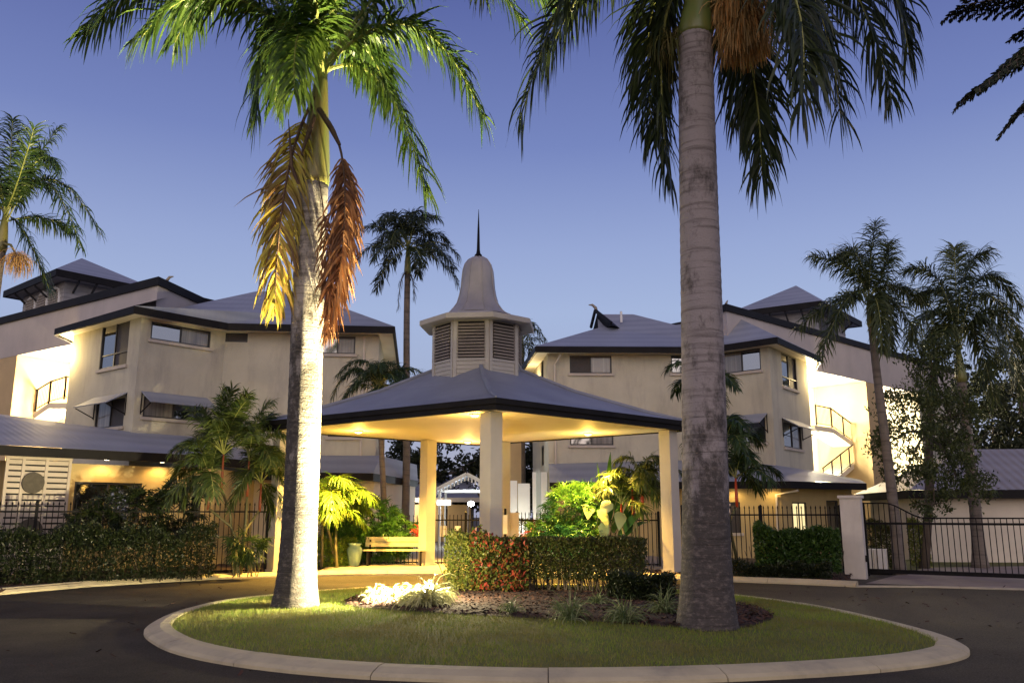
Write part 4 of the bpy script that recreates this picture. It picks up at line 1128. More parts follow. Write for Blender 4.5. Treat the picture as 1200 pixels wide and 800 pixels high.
# ------------------------------------------------------------------ bench, pot, floodlights, fittings
bp_ = Vector((-3.46, 26.0))
BN = thing('bench', 'long yellow lit timber bench beside the column under the canopy', 'bench', (bp_.x, bp_.y, 0))
for z0_, w, k, nm in ((.46, .17, 0, 'seat'),):
    m = MB()
    for i in range(3): m.box((bp_.x, bp_.y-.18+.15*i, .445), (1.85, .13, .04))
    m.build('seat', M_bench, BN)
m = MB()
for z in (.60, .75): m.box((bp_.x, bp_.y+.235+(z-.6)*.25, z), (1.85, .035, .135))
m.build('backrest', M_bench, BN)
for sx in (-.78, .78):
    m = MB(); m.box((bp_.x+sx, bp_.y-.19, .21), (.06, .06, .42)); m.box((bp_.x+sx, bp_.y+.20, .21), (.06, .06, .42)); m.box((bp_.x+sx, bp_.y, .40), (.05, .42, .05))
    m.bar((bp_.x+sx, bp_.y+.2, .42), (bp_.x+sx, bp_.y+.30, .82), .05, .05); m.build('leg', M_iron, BN)
pp = Vector((-4.62, 25.75))
PT = thing('garden_pot', 'pale green glazed urn standing left of the bench', 'pot', (pp.x, pp.y, 0))
MB().lathe([(.13, 0), (.15, .02), (.20, .25), (.235, .42), (.225, .50), (.165, .56), (.16, .59), (.205, .62), (.205, .65), (.15, .65), (.15, .5)], (pp.x, pp.y, 0), 28, cap=True).build('body', M_pot, PT, smooth=True)
MB().lathe([(.001, .52), (.152, .52)], (pp.x, pp.y, 0), 16, cap=False).build('soil', M_earth, PT)
BN.location.z += .112; PT.location.z += .112
TB = thing('batten_light', 'glowing white batten light above the pedestrian gate', 'light', P(520, 588, 30))
tp_ = P(520, 588.5, 30); m = MB(); m.box((tp_.x, tp_.y, tp_.z), (.44, .10, .16)); m.build('diffuser', M_tube, TB)
m = MB(); m.box((tp_.x, tp_.y+.085, tp_.z), (.5, .06, .2)); m.build('housing', M_white, TB); m = MB(); m.box((tp_.x+.1, tp_.y+.1, tp_.z/2), (.06, .06, tp_.z)); m.build('post', M_iron, TB)

def flood(label, foot, target, h=.35, lensm=M_flood, r=.11, face=None):
    """ground floodlight: spike, bracket, round body with a glowing lens facing its target"""
    foot = Vector(foot); T = thing('floodlight', label, 'floodlight', foot, 'garden floodlights')
    c = foot + Vector((0, 0, h)); ax = (Vector(face) if face else Vector(target)-c).normalized(); u = ax.orthogonal().normalized(); w = ax.cross(u)
    def lat(prof, n=16):
        vs = []; m = len(prof)
        for rr, z in prof:
            for k in range(n): vs.append(c + ax*z + (u*cos(2*pi*k/n)+w*sin(2*pi*k/n))*rr)
        return MB().add(vs, [(i*n+k, i*n+(k+1) % n, (i+1)*n+(k+1) % n, (i+1)*n+k) for i in range(m-1) for k in range(n)] + [tuple(range(n-1, -1, -1)), tuple(range((m-1)*n, m*n))])
    lat([(.03, -.16), (.07, -.13), (r, -.02), (r+.012, .02), (r-.01, .02)]).build('body', M_iron, T)
    lat([(r-.012, .0), (r-.012, .024)]).build('lens', lensm, T)
    MB().tube([foot-Vector((0, 0, .05)), foot+Vector((0, 0, h-.08))], .018, 6).build('spike', M_iron, T)
    return T, c + ax*.06
fpos = H(503, 710, .2)
fpos = Vector((fpos.x, fpos.y, isl_z(fpos.x, fpos.y)))
palm_base = H(346, 711, .15)
ptop = Vector((palm_base.x+.25, palm_base.y, 7.2))
T1, c1 = flood('dazzling garden floodlight on the island mulch aimed at the pale palm', fpos, (palm_base.x, palm_base.y, 4.2), .24, r=.11, face=(-.60, -.64, .48))
lamp('flood_beam', 'SPOT', c1, 34000, (1, .84, .46), T1, .10, target=(palm_base.x+.35, palm_base.y, 7.0), spot=88, blend=.6)
lamp('flood_wash', 'SPOT', c1, 10500, (1, .84, .48), T1, .08, target=(palm_base.x-.05, palm_base.y, 1.2), spot=112, blend=.7)
lamp('flood_spill', 'POINT', c1+Vector((.12, .45, .35)), 420, (1, .84, .48), T1, .10)

# ------------------------------------------------------------------ far pavilion beyond the gate
pc = P(547, 600, 40.0)
PV = thing('garden_pavilion', 'white gabled walkway pavilion with fretwork beyond the pedestrian gate', 'pavilion', (pc.x, 40, 0))
gz_ = P(545, 556, 40).z; ez_ = P(513, 575, 40).z; hw = 1.45
m = MB()
for s in (-1, 1):
    m.add([(pc.x, 39.6, gz_), (pc.x+s*hw, 39.6, ez_), (pc.x+s*hw, 44, ez_), (pc.x, 44, gz_), (pc.x, 39.6, gz_+.07), (pc.x+s*hw, 39.6, ez_+.07), (pc.x+s*hw, 44, ez_+.07), (pc.x, 44, gz_+.07)],
          [(0, 1, 2, 3), (4, 7, 6, 5), (0, 4, 5, 1), (1, 5, 6, 2), (2, 6, 7, 3)])
m.build('roof', M_roof, PV)
m = MB()
for s in (-1, 1):
    m.bar((pc.x, 39.55, gz_+.02), (pc.x+s*hw, 39.55, ez_+.02), .05, .16)
    for k in range(9):
        t = (k+.5)/9; m.bar((pc.x+s*hw*t, 39.54, gz_+(ez_-gz_)*t-.05), (pc.x+s*hw*t, 39.54, gz_+(ez_-gz_)*t-.26), .07, .03)
m.build('fretwork', M_white, PV)
for s in (-1, 1):
    for y in (39.9, 43.6):
        m = MB(); m.box((pc.x+s*(hw-.2), y, ez_/2), (.12, .12, ez_)); m.build('post', M_white, PV)
m = MB()
for y in (40.2, 41, 41.8, 42.6, 43.4):
    m.bar((pc.x-hw+.2, y, ez_+.02), (pc.x+hw-.2, y, ez_+.02), .06, .09)
m.build('rafter', M_white, PV)
lp_ = P(552, 590, 40.3)
MB().lathe([(.02, -.12), (.12, -.08), (.15, 0), (.12, .08), (.02, .12)], lp_, 14).build('lamp', M_cool, PV)
lamp('pavilion_lamp', 'POINT', (lp_.x, lp_.y-.3, lp_.z-.05), 260, (.86, .95, 1), PV, .12)
# low house behind with lit eaves
hc = P(478, 590, 52)
HS = thing('distant_house', 'dim low house with purple grey roof and lit verandah behind the palm trunks', 'house', (hc.x, 52, 0))
z1_, z2_ = P(480, 583, 52).z, P(480, 560, 54).z
m = MB(); m.box((hc.x, 54.5, z1_/2-.2), (7.5, 4.5, z1_-.4)); m.build('wall', M_tan, HS)
m = MB(); m.box((hc.x, 51.98, z1_-.12), (8.6, .12, .26)); m.build('fascia', M_cream, HS)
m = MB(); m.quad((hc.x-4.3, 52, z1_), (hc.x+4.3, 52, z1_), (hc.x+3.3, 55.5, z2_+.2), (hc.x-3.3, 55.5, z2_+.2)); m.build('roof', M_roof, HS)
for k in (-3.6, -1.2, 1.2, 3.6):
    m = MB(); m.box((hc.x+k, 52.1, z1_/2-.13), (.14, .14, z1_-.27)); m.build('post', M_cream, HS)
lamp('verandah_lamp', 'POINT', (hc.x+.3, 51.2, 2.0), 160, (1, .78, .45), HS, .1)
MB().lathe([(.02, -.1), (.09, -.06), (.09, .06), (.02, .1)], (hc.x+.3, 52.05-.12, 2.2), 10).build('lamp', M_lens, HS)
# white walkway wall right of the rear column (side of the right block)
WK = thing('white_screen_wall', 'white lit screen wall with slim piers between rear column and right block', 'wall', (.8, 38, 0))
for xa, xb, za, mm in ((598, 606, 563, M_white), (607, 621, 566, M_white), (624, 628, 553, M_white), (634, 641, 553, M_white)):
    p, q = P(xa, za, 36.5), P(xb, za, 36.5); m = MB(); m.box(((p.x+q.x)/2, 36.5+.3*(xa == 607), p.z/2), (q.x-p.x, .25, p.z)); m.build('pier', mm, WK)
p, q = P(594, 524, 39), P(607, 566, 39)
BW = thing('brown_wall', 'dark orange brown rendered wall seen right of the rear canopy column', 'wall', ((p.x+q.x)/2, 39, 0))
m = MB(); m.box(((p.x+q.x)/2, 39, p.z/2+.8), (q.x-p.x+.3, .3, p.z+1.6)); m.build('panel', M_tan, BW)
WL, wc = flood('small floodlight at the foot of the white screen wall', (P(612, 600, 35.2).x, 35.2, 0), (P(618, 600, 36.5).x, 36.5, 1.8), .25)
lamp('screen_wall_beam', 'SPOT', wc, 130, (.95, 1, .88), WL, .08, target=(P(618, 600, 36.5).x, 36.6, 1.7), spot=150, blend=.6)
# ------------------------------------------------------------------ foliage builders
def nrm(a): return a/np.maximum(np.linalg.norm(a, axis=-1, keepdims=True), 1e-9)
def blades(mb, p, d, L, w, nvec, grav, seg=3, prof=(.55, 1.0, .75, .04)):
    """many ribbon leaves at once: root p, direction d, length L, width w, sag grav (all arrays)"""
    m = len(p); d = nrm(d); cur = p.copy(); pts = [cur]
    dd = d.copy(); dirs = [d]
    for k in range(seg):
        dd = nrm(dd + np.array([0, 0, -1.0])*(grav[:, None]*(k+.5)/seg))
        cur = cur + dd*(L[:, None]/seg); pts.append(cur); dirs.append(dd)
    V = []
    for k in range(seg+1):
        wv = nrm(np.cross(dirs[k], nvec))*(w*np.interp(k/seg, np.linspace(0, 1, len(prof)), prof))[:, None]*.5
        V += [pts[k]-wv, pts[k]+wv]
    V = np.stack(V, 1)                                       # m, 2(seg+1), 3
    base = (np.arange(m)*(2*(seg+1)))[:, None]
    F = np.concatenate([base + np.array([2*k, 2*k+1, 2*k+3, 2*k+2]) for k in range(seg)], 0)
    mb.add(V.reshape(-1, 3), F)
def frond(mb, o, mid, tip, n=70, Lmax=.75, w=.038, sag=.9, plume=.35, t0=.16, r0=.035, ang=.55, side=None, endk=.62, curl=0.0):
    """pinnate palm leaf whose midrib runs o -> mid -> tip"""
    o, mid, tip = (np.array(q, float) for q in (o, mid, tip))
    c = 2*mid - .5*(o+tip)
    ts = np.linspace(0, 1, 13)[:, None]
    cur = (1-ts)**2*o + 2*(1-ts)*ts*c + ts**2*tip
    mb.m = 1; mb.tube([tuple(q) for q in cur], list(np.linspace(r0, .006, 13)), 5, cap=True); mb.m = 0
    t = np.linspace(t0, .995, n) ; t = np.concatenate([t, t + .4/n]); t = np.clip(t + rng.normal(0, .15/n, 2*n), t0, 1)
    sg = np.concatenate([np.ones(n), -np.ones(n)])
    p = ((1-t)**2)[:, None]*o + (2*(1-t)*t)[:, None]*c + (t**2)[:, None]*tip
    T = nrm((2*(1-t))[:, None]*(c-o) + (2*t)[:, None]*(tip-c))
    chord = tip-o; hz = np.array([chord[0], chord[1], 0.0])
    S = np.cross(hz, [0, 0, 1.0]) if side is None else np.array(side, float)
    S = S/max(1e-6, np.linalg.norm(S)); S = nrm(S[None, :] - T*(T @ S)[:, None])
    U = np.cross(S, T)
    a = ang + .5*t**2 + rng.normal(0, .13, 2*n)
    lift = rng.normal(.12, plume, 2*n)
    D = S*(sg*np.cos(a))[:, None] + T*np.sin(a)[:, None] + U*lift[:, None]
    L = Lmax*np.clip(np.interp(t, [t0, t0+.12, .5, .85, 1], [.5, .85, 1.0, .92, endk]), .1, 1)*rng.uniform(.62, 1.14, 2*n)
    nv = nrm(U + rng.normal(0, .35, (2*n, 3)))
    blades(mb, p, D, L, np.full(2*n, w)*rng.uniform(.8, 1.2, 2*n), nv, sag*rng.uniform(.35, 1.7, 2*n), seg=4, prof=(.5, 1, .9, .6, .05))
    return mb
def auto_frond_pts(o, az, el, L, droop):
    d = np.array([cos(az)*cos(el), sin(az)*cos(el), sin(el)]); o = np.array(o)
    mid = o + d*L*.52 + np.array([0, 0, -droop*L*.06])
    h = np.array([cos(az), sin(az), 0])
    tip = o + h*L*(.35+.5*max(.15, cos(el))) + np.array([0, 0, L*(.75*sin(el) - droop*.55)])
    return o, mid, tip
def leaves(mb, c, d, L, w, fold=.25):
    """diamond leaves with a folded midrib"""
    m = len(c); d = nrm(d); up = nrm(rng.normal(0, 1, (m, 3)) + np.array([0, 0, .6]))
    s = nrm(np.cross(d, up)); n = np.cross(s, d)
    b = c - d*(L*.5)[:, None]; tp = c + d*(L*.5)[:, None] - n*(L*.12)[:, None]
    l = c - s*(w*.5)[:, None] + n*(w*fold)[:, None]; r = c + s*(w*.5)[:, None] + n*(w*fold)[:, None]
    V = np.stack([b, r, tp, l], 1).reshape(-1, 3); k = np.arange(m)[:, None]*4
    mb.add(V, np.concatenate([k + np.array([0, 1, 2]), k + np.array([0, 2, 3])], 0))
def blob(n, c, r, shell=.55, zmin=None):
    """points in an ellipsoid, biased to its outer part"""
    v = nrm(rng.normal(0, 1, (n, 3))); q = rng.uniform(0, 1, n)**(1/3); q = shell + (1-shell)*q if shell > 0 else q
    q = q*rng.uniform(.75, 1.0, n)
    return np.array(c) + v*q[:, None]*np.array(r), v
def fans(mb, c, out, k=9, L=.32, w=.034, spread=1.5, sag=.7):
    """palmate leaves: k blades splayed from each point c facing out"""
    m = len(c); out = nrm(out); ref = nrm(rng.normal(0, 1, (m, 3))*.5 + np.array([0, 0, 1.0]))
    s = nrm(np.cross(out, ref)); 
    P_, D_, N_, L_, G_ = [], [], [], [], []
    for i in range(k):
        a = -spread + 2*spread*i/(k-1)
        d = out*cos(a) + s*sin(a)
        P_.append(c); D_.append(d); N_.append(nrm(np.cross(out, s)+rng.normal(0, .2, (m, 3)))); L_.append(L*rng.uniform(.8, 1.15, m)*(1-.12*abs(a))); G_.append(sag*rng.uniform(.6, 1.4, m))
    blades(mb, np.concatenate(P_), np.concatenate(D_), np.concatenate(L_), np.full(m*k, w), np.concatenate(N_), np.concatenate(G_), seg=3, prof=(.4, 1, .85, .1))
def trunk(mb, base, top, r0, r1, flare=1.35, bulge=0.0, n=20, seg=60, wob=.0):
    base, top = Vector(base), Vector(top); pts, rad = [], []
    Hh = (top-base).length
    for i in range(seg+1):
        t = i/seg; z = t*Hh
        fl = (flare-1)*math.exp(-z/.42)
        r = (r0 + (r1-r0)*t)*(1 + fl + bulge*sin(pi*min(1, t*1.25))**2) * (1 + (.012 if i % 2 else -.006))
        p = base.lerp(top, t) + Vector((wob*sin(3.1*t+1), wob*cos(2.3*t), 0))*t*(1-t)*4
        pts.append(p); rad.append(r)
    mb.tube(pts, rad, n, cap=True); return pts

# ------------------------------------------------------------------ the two royal palms of the island
def royal(label, base, O, shaft_bottom, r0, r1, tm, bulge=0.0, flare=1.7):
    T = thing('royal_palm', label, 'palm tree', base, 'royal palms on the island')
    m = MB(); trunk(m, Vector(base)-Vector((0, 0, .06)), shaft_bottom, r0, r1, flare, bulge, 26, 110, .02); m.build('trunk', tm, T, smooth=True)
    m = MB(); sb, so_ = Vector(shaft_bottom), Vector(O)
    m.tube([sb.lerp(so_, t) for t in (-.02, .05, .2, .45, .7, .9, 1.05)], [r1*.98, r1*1.06, r1*1.0, r1*.82, r1*.62, r1*.48, r1*.3], 18)
    m.build('crownshaft', M_shaft, T, smooth=True)
    return T
YL = palm_base.y
pbase = (palm_base.x, palm_base.y, isl_z(palm_base.x, palm_base.y))
OL = P(377, 84, YL)
PL = royal('pale uplit royal palm with hanging yellow and brown dead fronds', pbase, OL, P(367, 217, YL), .285, .262, M_trunk_pale, flare=1.42)
def hero(T, O, Y, spec, Lmax, lm=L_royal, n=135, w=.044, sag=1.0, plume=.32, r0=.04, up=.0):
    for (mx, my, md, tx, ty, td) in spec:
        m = MB(); o = Vector(O) + Vector((random.uniform(-.06, .06), random.uniform(-.06, .06), random.uniform(-.15, .1)))
        frond(m, o, P(mx, my, Y+md), P(tx, ty, Y+td), n, Lmax, w, sag, plume, r0=r0)
        m.build('frond', [lm, M_rachis], T)
hero(PL, OL, YL, [
    (232, -28, .2, 100, 40, .3), (262, -6, -.7, 165, 45, -1.2), (325, 26, -.2, 300, 142, -.4), (340, 30, .8, 322, 120, 1.2),
    (371, 5, -1.2, 366, -60, -2.6), (482, 30, .1, 566, 138, .2), (446, 96, -.2, 499, 224, -.5), (500, -48, -.2, 612, 26, -.6),
    (455, -80, .8, 600, -60, 1.0), (300, -80, 1.2, 190, -60, 2.2), (345, -60, -1.0, 280, -60, -2.4),
    (420, -70, -1.2, 480, -60, -2.4), (395, -110, 1.2, 440, -130, 2.6), (360, -120, .4, 330, -200, 1.4), (420, 52, .9, 455, 110, 1.4), (280, -24, 1.1, 205, 50, 1.9), (400, 20, 1.0, 428, 84, 1.8), (352, 40, -.9, 345, 110, -1.5), (530, -60, .6, 660, 20, 1.0)], 1.04, n=135, plume=.26, w=.046)
# hanging yellow frond and dead brown frond
m = MB(); frond(m, P(371, 112, YL-.1), P(337, 205, YL-.35), P(322, 362, YL-.3), 110, .95, .046, .65, .16, t0=.20, r0=.035, ang=.62, side=(1, .15, 0), endk=.4)
m.build('yellow_frond', [L_yellow, M_spath], PL)['label'] = 'hanging yellowing frond'
m = MB(); frond(m, P(379, 135, YL-.25), P(404, 215, YL-.5), P(389, 372, YL-.4), 190, .72, .036, .75, .5, t0=.36, r0=.03, ang=.72, side=(1, -.1, 0), endk=.7)
m.build('dead_frond', [L_brown, M_spath], PL)['label'] = 'dead brown frond hanging over the trunk'
m = MB(); frond(m, P(372, 200, YL-.2), P(384, 300, YL-.42), P(384, 390, YL-.38), 110, .5, .026, 1.0, .7, t0=.25, r0=.012, ang=.8, side=(1, -.1, 0)); m.build('dead_frond', [L_brown, M_spath], PL)
m = MB()
m.tube([P(369, 135, YL-.3), P(362, 155, YL-.36), P(352, 185, YL-.35)], [.04, .045, .01], 6); m.tube([P(352, 222, YL-.3), P(342, 195, YL-.4), P(338, 140, YL-.42)], [.03, .032, .006], 6)
m.tube([P(374, 128, YL-.3), P(388, 150, YL-.45), P(398, 170, YL-.5)], [.05, .05, .03], 6)
m.build('spathe', M_spath, PL)

rb = H(829, 739, .14); YR = rb.y
rbase = (rb.x, rb.y, isl_z(rb.x, rb.y))
OR_ = P(818, -35, YR)
PR = royal('darker royal palm on the island with orange fruit clusters under its crown', rbase, OR_, P(815, 44, YR), .315, .245, M_trunk, bulge=.0, flare=1.32)
hero(PR, OR_, YR, [
    (705, -62, .1, 610, 140, .3), (722, -50, 1.0, 640, 70, 1.6), (778, 30, .2, 783, 205, .3), (765, 10, 1.2, 765, 160, 1.6), (872, 40, .5, 893, 205, .8), (855, 30, 1.3, 880, 150, 2.0),
    (930, -38, -.2, 985, 138, -.3), (960, -60, .5, 1045, 115, .9), (915, -30, -1.2, 940, 120, -1.9), (985, -80, -.2, 1065, 60, -.5), (900, -45, 1.4, 960, 90, 2.4),
    (740, -110, -1.0, 640, -60, -2.2), (800, -150, -1.0, 790, -240, -2.4), (880, -150, 1.0, 960, -200, 2.2), (820, -160, 1.2, 800, -260, 2.4), (690, -110, .8, 560, -20, 1.6)],
     1.05, lm=L_dark, n=130, w=.042, sag=1.1)
def cluster(T, o, c, n, spread, L, name='fruit_cluster', lm=None):
    m = MB(); o = np.array(o); c = np.array(c)
    m.m = 1; m.tube([tuple(o), tuple((o+c)/2+np.array([0, 0, .12])), tuple(c)], [.035, .03, .02], 6); m.m = 0
    d = rng.normal(0, 1, (n, 3))*np.array([1, 1, .5])*spread + (c-o)*.25
    blades(m, np.repeat(c[None], n, 0)+rng.normal(0, .05, (n, 3)), d, L*rng.uniform(.6, 1.1, n), rng.uniform(.008, .016, n), rng.normal(0, 1, (n, 3)), rng.uniform(.8, 2.6, n), seg=5, prof=(.7, 1, 1, .9, .8, .5))
    m.build(name, [lm or L_fruit, M_stem], T)
cluster(PR, P(824, 20, YR), P(862, 0, YR-.25), 900, .85, .62)
cluster(PR, P(824, 25, YR), P(872, 28, YR-.2), 1300, .75, .62)
cluster(PR, P(824, 28, YR), P(866, 44, YR-.1), 700, .55, .50)
cluster(PR, P(806, 35, YR+.1), P(785, 48, YR+.15), 260, .35, .7, lm=L_gfruit)

# ------------------------------------------------------------------ other palms
def palm(label, base, O, r0, r1, nf, L, Lmax, droop, lm, tm=M_trunk_thin, shaft=.9, seed=1, w=.03, nl=80, sag=.9, plume=.3, elr=(-.25, 1.35), az0=None, azspan=2*pi, group=None, name='palm_tree', flare=1.5):
    T = thing(name, label, 'palm tree', base, group)
    base, O = Vector(base), Vector(O); up = (O-base).normalized(); sb = O - up*shaft
    m = MB(); trunk(m, base, sb, r0, r1, flare, 0, 14, 50, .05); m.build('trunk', tm, T, smooth=True)
    m = MB(); m.tube([sb, sb.lerp(O, .15), sb.lerp(O, .6), O+up*.1], [r1*1.0, r1*1.25, r1*.95, r1*.5], 12); m.build('crownshaft', M_shaft, T, smooth=True)
    R_ = random.Random(seed)
    for i in range(nf):
        az = (az0 or 0) + (i*2.39996 % (2*pi)) * azspan/(2*pi) + R_.uniform(-.2, .2)
        el = elr[1] + (elr[0]-elr[1])*((i+.5)/nf) + R_.uniform(-.12, .12)
        m = MB(); o, mid, tip = auto_frond_pts(O + up*R_.uniform(-.12, .12), az, el, L*R_.uniform(.85, 1.1), droop*R_.uniform(.8, 1.2))
        frond(m, o, mid, tip, nl, Lmax, w, sag, plume, r0=.022); m.build('frond', [lm, M_rachis], T)
    return T
def plist(T, O, Y, spec, Lmax, lm, n=90, w=.03, sag=.9, plume=.28, r0=.022):
    hero(T, O, Y, spec, Lmax, lm, n, w, sag, plume, r0)
# far left palm
b = P(-40, 620, 20); b.z = .1
O = P(6, 255, 20)
TL = palm('slender green palm cut by the left picture edge before the roof tower', b, O, .16, .11, 5, 2.3, .6, .7, L_mid, elr=(.9, 1.3), az0=2.0, azspan=3.0, seed=3, nl=50)
plist(TL, O, 20, [(60, 210, 0, 118, 275, .2), (50, 212, -.5, 95, 290, -.9), (35, 200, .3, 68, 150, .5), (42, 190, -.3, 65, 195, -.6), (30, 275, .2, 58, 340, .3), (20, 215, -.8, 40, 150, -1.4), (48, 255, .8, 80, 270, 1.4), (-40, 215, 0, -100, 260, 0), (-30, 280, .4, -70, 350, .5), (12, 190, .6, 15, 140, 1.0)], .62, L_mid, n=100)
cluster(TL, P(4, 285, 19.9), P(20, 300, 19.8), 260, .5, .6, 'flower_cluster')
# mid palm behind the canopy
b = P(474, 640, 34); b.z = 0
O = P(478, 292, 34)
TM = palm('tall dark slim palm standing behind the canopy left of the spire', b, O, .16, .12, 24, 2.9, .66, .6, L_dark, shaft=1.1, seed=5, elr=(-.35, 1.5), nl=64, w=.04)
m = MB(); frond(m, P(478, 318, 33.9), P(470, 330, 33.8), P(467, 362, 33.8), 40, .45, .02, 1.6, .5, t0=.1); frond(m, P(479, 320, 33.9), P(484, 330, 33.8), P(486, 352, 33.8), 34, .4, .02, 1.6, .5, t0=.1)
m.build('old_fruit_stalk', [L_dark, M_spath], TM)
# low palm against the left block
b = P(450, 640, 29.2); b.z = 0
O = P(446, 452, 29.2)
TLo = palm('low bushy palm rising behind the canopy roof against the left block', b, O, .11, .085, 16, 1.7, .52, .8, L_mid, shaft=.7, seed=8, elr=(-.3, 1.3), nl=60)
plist(TLo, O, 29.2, [(415, 432, -.2, 388, 470, -.3), (425, 422, .2, 396, 440, .3), (470, 432, 0, 500, 440, .2)], .5, L_mid)
# palm behind the cupola
b = P(612, 640, 44); b.z = 0
O = P(612, 400, 44)
palm('dark palm half hidden behind the right side of the cupola', b, O, .15, .11, 16, 2.1, .55, .8, L_dark, seed=11, elr=(-.4, 1.4), nl=30, w=.04)
# two palms by the sliding gate
b = H(1055, 673, .0); YG = b.y
O = P(1018, 352, YG)
TG = palm('tall slender palm with plume fronds behind the sliding gate', (b.x, b.y, 0), O, .15, .10, 0, 2, .5, .6, L_mid, shaft=.8, flare=1.25)
plist(TG, O, YG, [(1020, 310, 0, 1026, 262, 0), (1035, 320, .3, 1040, 285, .4), (1000, 318, -.2, 952, 300, -.3), (985, 350, 0, 935, 385, .1), (995, 348, -.6, 960, 420, -1.0), (1035, 355, .2, 1045, 410, .3),
                  (1045, 350, -.4, 1075, 400, -.7), (1005, 300, .6, 985, 300, 1.1), (1045, 335, .5, 1085, 355, .8), (1028, 355, -.7, 1035, 410, -1.1)], .66, L_gate, n=160, w=.032, plume=.6)
b = H(1149, 665, .0); YH = b.y
O = P(1123, 412, YH)
TH_ = palm('full arching palm with dark drooping fronds before the garage', (b.x, b.y, 0), O, .18, .14, 0, 2, .5, .6, L_dark, shaft=1.0)
plist(TH_, O, YH, [(1150, 325, 0, 1195, 360, .1), (1128, 330, -.3, 1155, 296, -.4), (1100, 330, .2, 1062, 318, .3), (1095, 365, -.4, 1065, 400, -.7), (1165, 365, .2, 1198, 470, .3), (1150, 372, -.6, 1185, 440, -1.0),
                   (1095, 385, .5, 1075, 450, .8), (1105, 345, .9, 1075, 350, 1.6), (1150, 345, .9, 1200, 400, 1.6), (1120, 330, .8, 1118, 290, 1.4), (1108, 385, -.8, 1090, 470, -1.3), (1140, 385, .6, 1165, 470, .9)], .86, L_gate, n=150, w=.036, plume=.4)
# palm behind the right royal trunk: clumping red stems
def clump(name, label, foot, stems, lm, Lmax, L, nf, seed, stemm=M_redstem, elr=(.1, 1.35), nl=34, w=.035, droop=.6, cat='palm shrub', rs=.04, group=None, sag=.8, plume=.2):
    T = thing(name, label, cat, foot, group); R_ = random.Random(seed)
    for (top) in stems:
        top = Vector(top); f = Vector(foot) + Vector((R_.uniform(-.35, .35), R_.uniform(-.3, .3), 0))
        h = top.z-f.z
        m = MB(); m.tube([f, f.lerp(top, .5)+Vector((R_.uniform(-.05, .05), 0, 0)), top-Vector((0, 0, min(.9, h*.3)))], [rs*1.1, rs, rs*.9], 8); m.build('stem', M_stem, T, smooth=True)
        m = MB(); q = top-Vector((0, 0, min(.95, h*.32))); m.tube([q, q.lerp(top, .3), top], [rs, rs*1.2, rs*.6], 8); m.build('crownshaft', stemm, T, smooth=True)
        for i in range(nf):
            az = i*2.39996+R_.uniform(0, 1); el = elr[1]+(elr[0]-elr[1])*((i+.5)/nf)+R_.uniform(-.1, .1)
            m = MB(); o, mid, tip = auto_frond_pts(top, az, el, L*R_.uniform(.8, 1.1), droop); frond(m, o, mid, tip, nl, Lmax, w, sag, plume, r0=.014); m.build('frond', [lm, M_rachis], T)
    return T
f = P(286, 664, 22.6); f.z = .1
LPT = [P(262, 532, 22.6), P(292, 540, 22.4), P(246, 562, 22.3), P(306, 566, 22.7)]
LP = clump('lipstick_palm', 'red-stemmed lipstick palm clump against the fence left of the canopy', f, LPT, L_lip, .5, 1.5, 0, 21, rs=.034, stemm=M_rust)
for (k, mx, my, md, tx, ty, td) in ((0, 256, 490, 0, 262, 456, -.1), (0, 240, 498, .1, 226, 480, .2), (0, 272, 492, -.3, 290, 462, -.6), (0, 238, 515, -.4, 212, 528, -.8), (0, 285, 505, .3, 310, 500, .6), (0, 254, 500, -.6, 248, 492, -1.2), (0, 250, 512, .5, 236, 506, 1.1),
                                   (1, 300, 496, .1, 316, 472, .2), (1, 315, 510, -.2, 334, 512, -.3), (1, 285, 498, .4, 276, 474, .8), (1, 318, 528, .3, 336, 548, .4), (1, 290, 508, -.6, 288, 500, -1.2), (1, 308, 525, -.6, 318, 545, -1.1),
                                   (2, 228, 540, 0, 206, 552, .1), (2, 236, 528, -.4, 226, 520, -.8), (2, 228, 562, -.3, 214, 592, -.4), (2, 252, 532, .5, 258, 515, .9), (2, 240, 555, -.7, 238, 580, -1.1),
                                   (3, 322, 552, 0, 338, 570, .1), (3, 312, 540, -.5, 322, 532, -.9), (3, 292, 552, -.4, 280, 580, -.7), (3, 318, 572, .3, 330, 600, .4), (3, 300, 540, .4, 292, 530, .8)):
    for jx, jy, jd in ((0, 0, 0), (random.uniform(-9, 9), random.uniform(-2, 14), random.uniform(-.4, .4))):
        m = MB(); o = LPT[k]; frond(m, o, P(mx+jx, my+jy, o.y+md+jd), P(tx+jx*1.8, ty+jy*2, o.y+td+jd*1.6), 76, .52, .03, .55, .25, r0=.015, t0=.2); m.build('frond', [L_lip, M_rachis], LP)
f = P(850, 660, 24.6); f.z = .1
clump('lipstick_palm', 'red-stemmed palm clump hidden partly behind the darker royal trunk', f, [P(822, 455, 24.6), P(850, 520, 24.4), P(862, 560, 24.2)], L_mid, .55, 1.6, 9, 22, nl=50, w=.042)
f = P(738, 655, 24.6); f.z = .1
clump('lipstick_palm', 'bright red-stemmed palm behind the island hedge beside the right column', f, [P(741, 573, 24.6), P(752, 560, 24.8), P(728, 590, 24.4)], L_lip, .5, 1.4, 8, 23, nl=46)
f = P(386, 655, 25.2); f.z = .11
clump('golden_cane_palm', 'lime green golden cane palm between pale trunk and fan shrub', f, [P(382, 590, 25.2), P(395, 600, 25.4), P(378, 615, 25.0)], L_lime, .6, 1.6, 10, 24, nl=50, stemm=M_stem, elr=(.35, 1.3))
f = P(705, 655, 24.9); f.z = .1
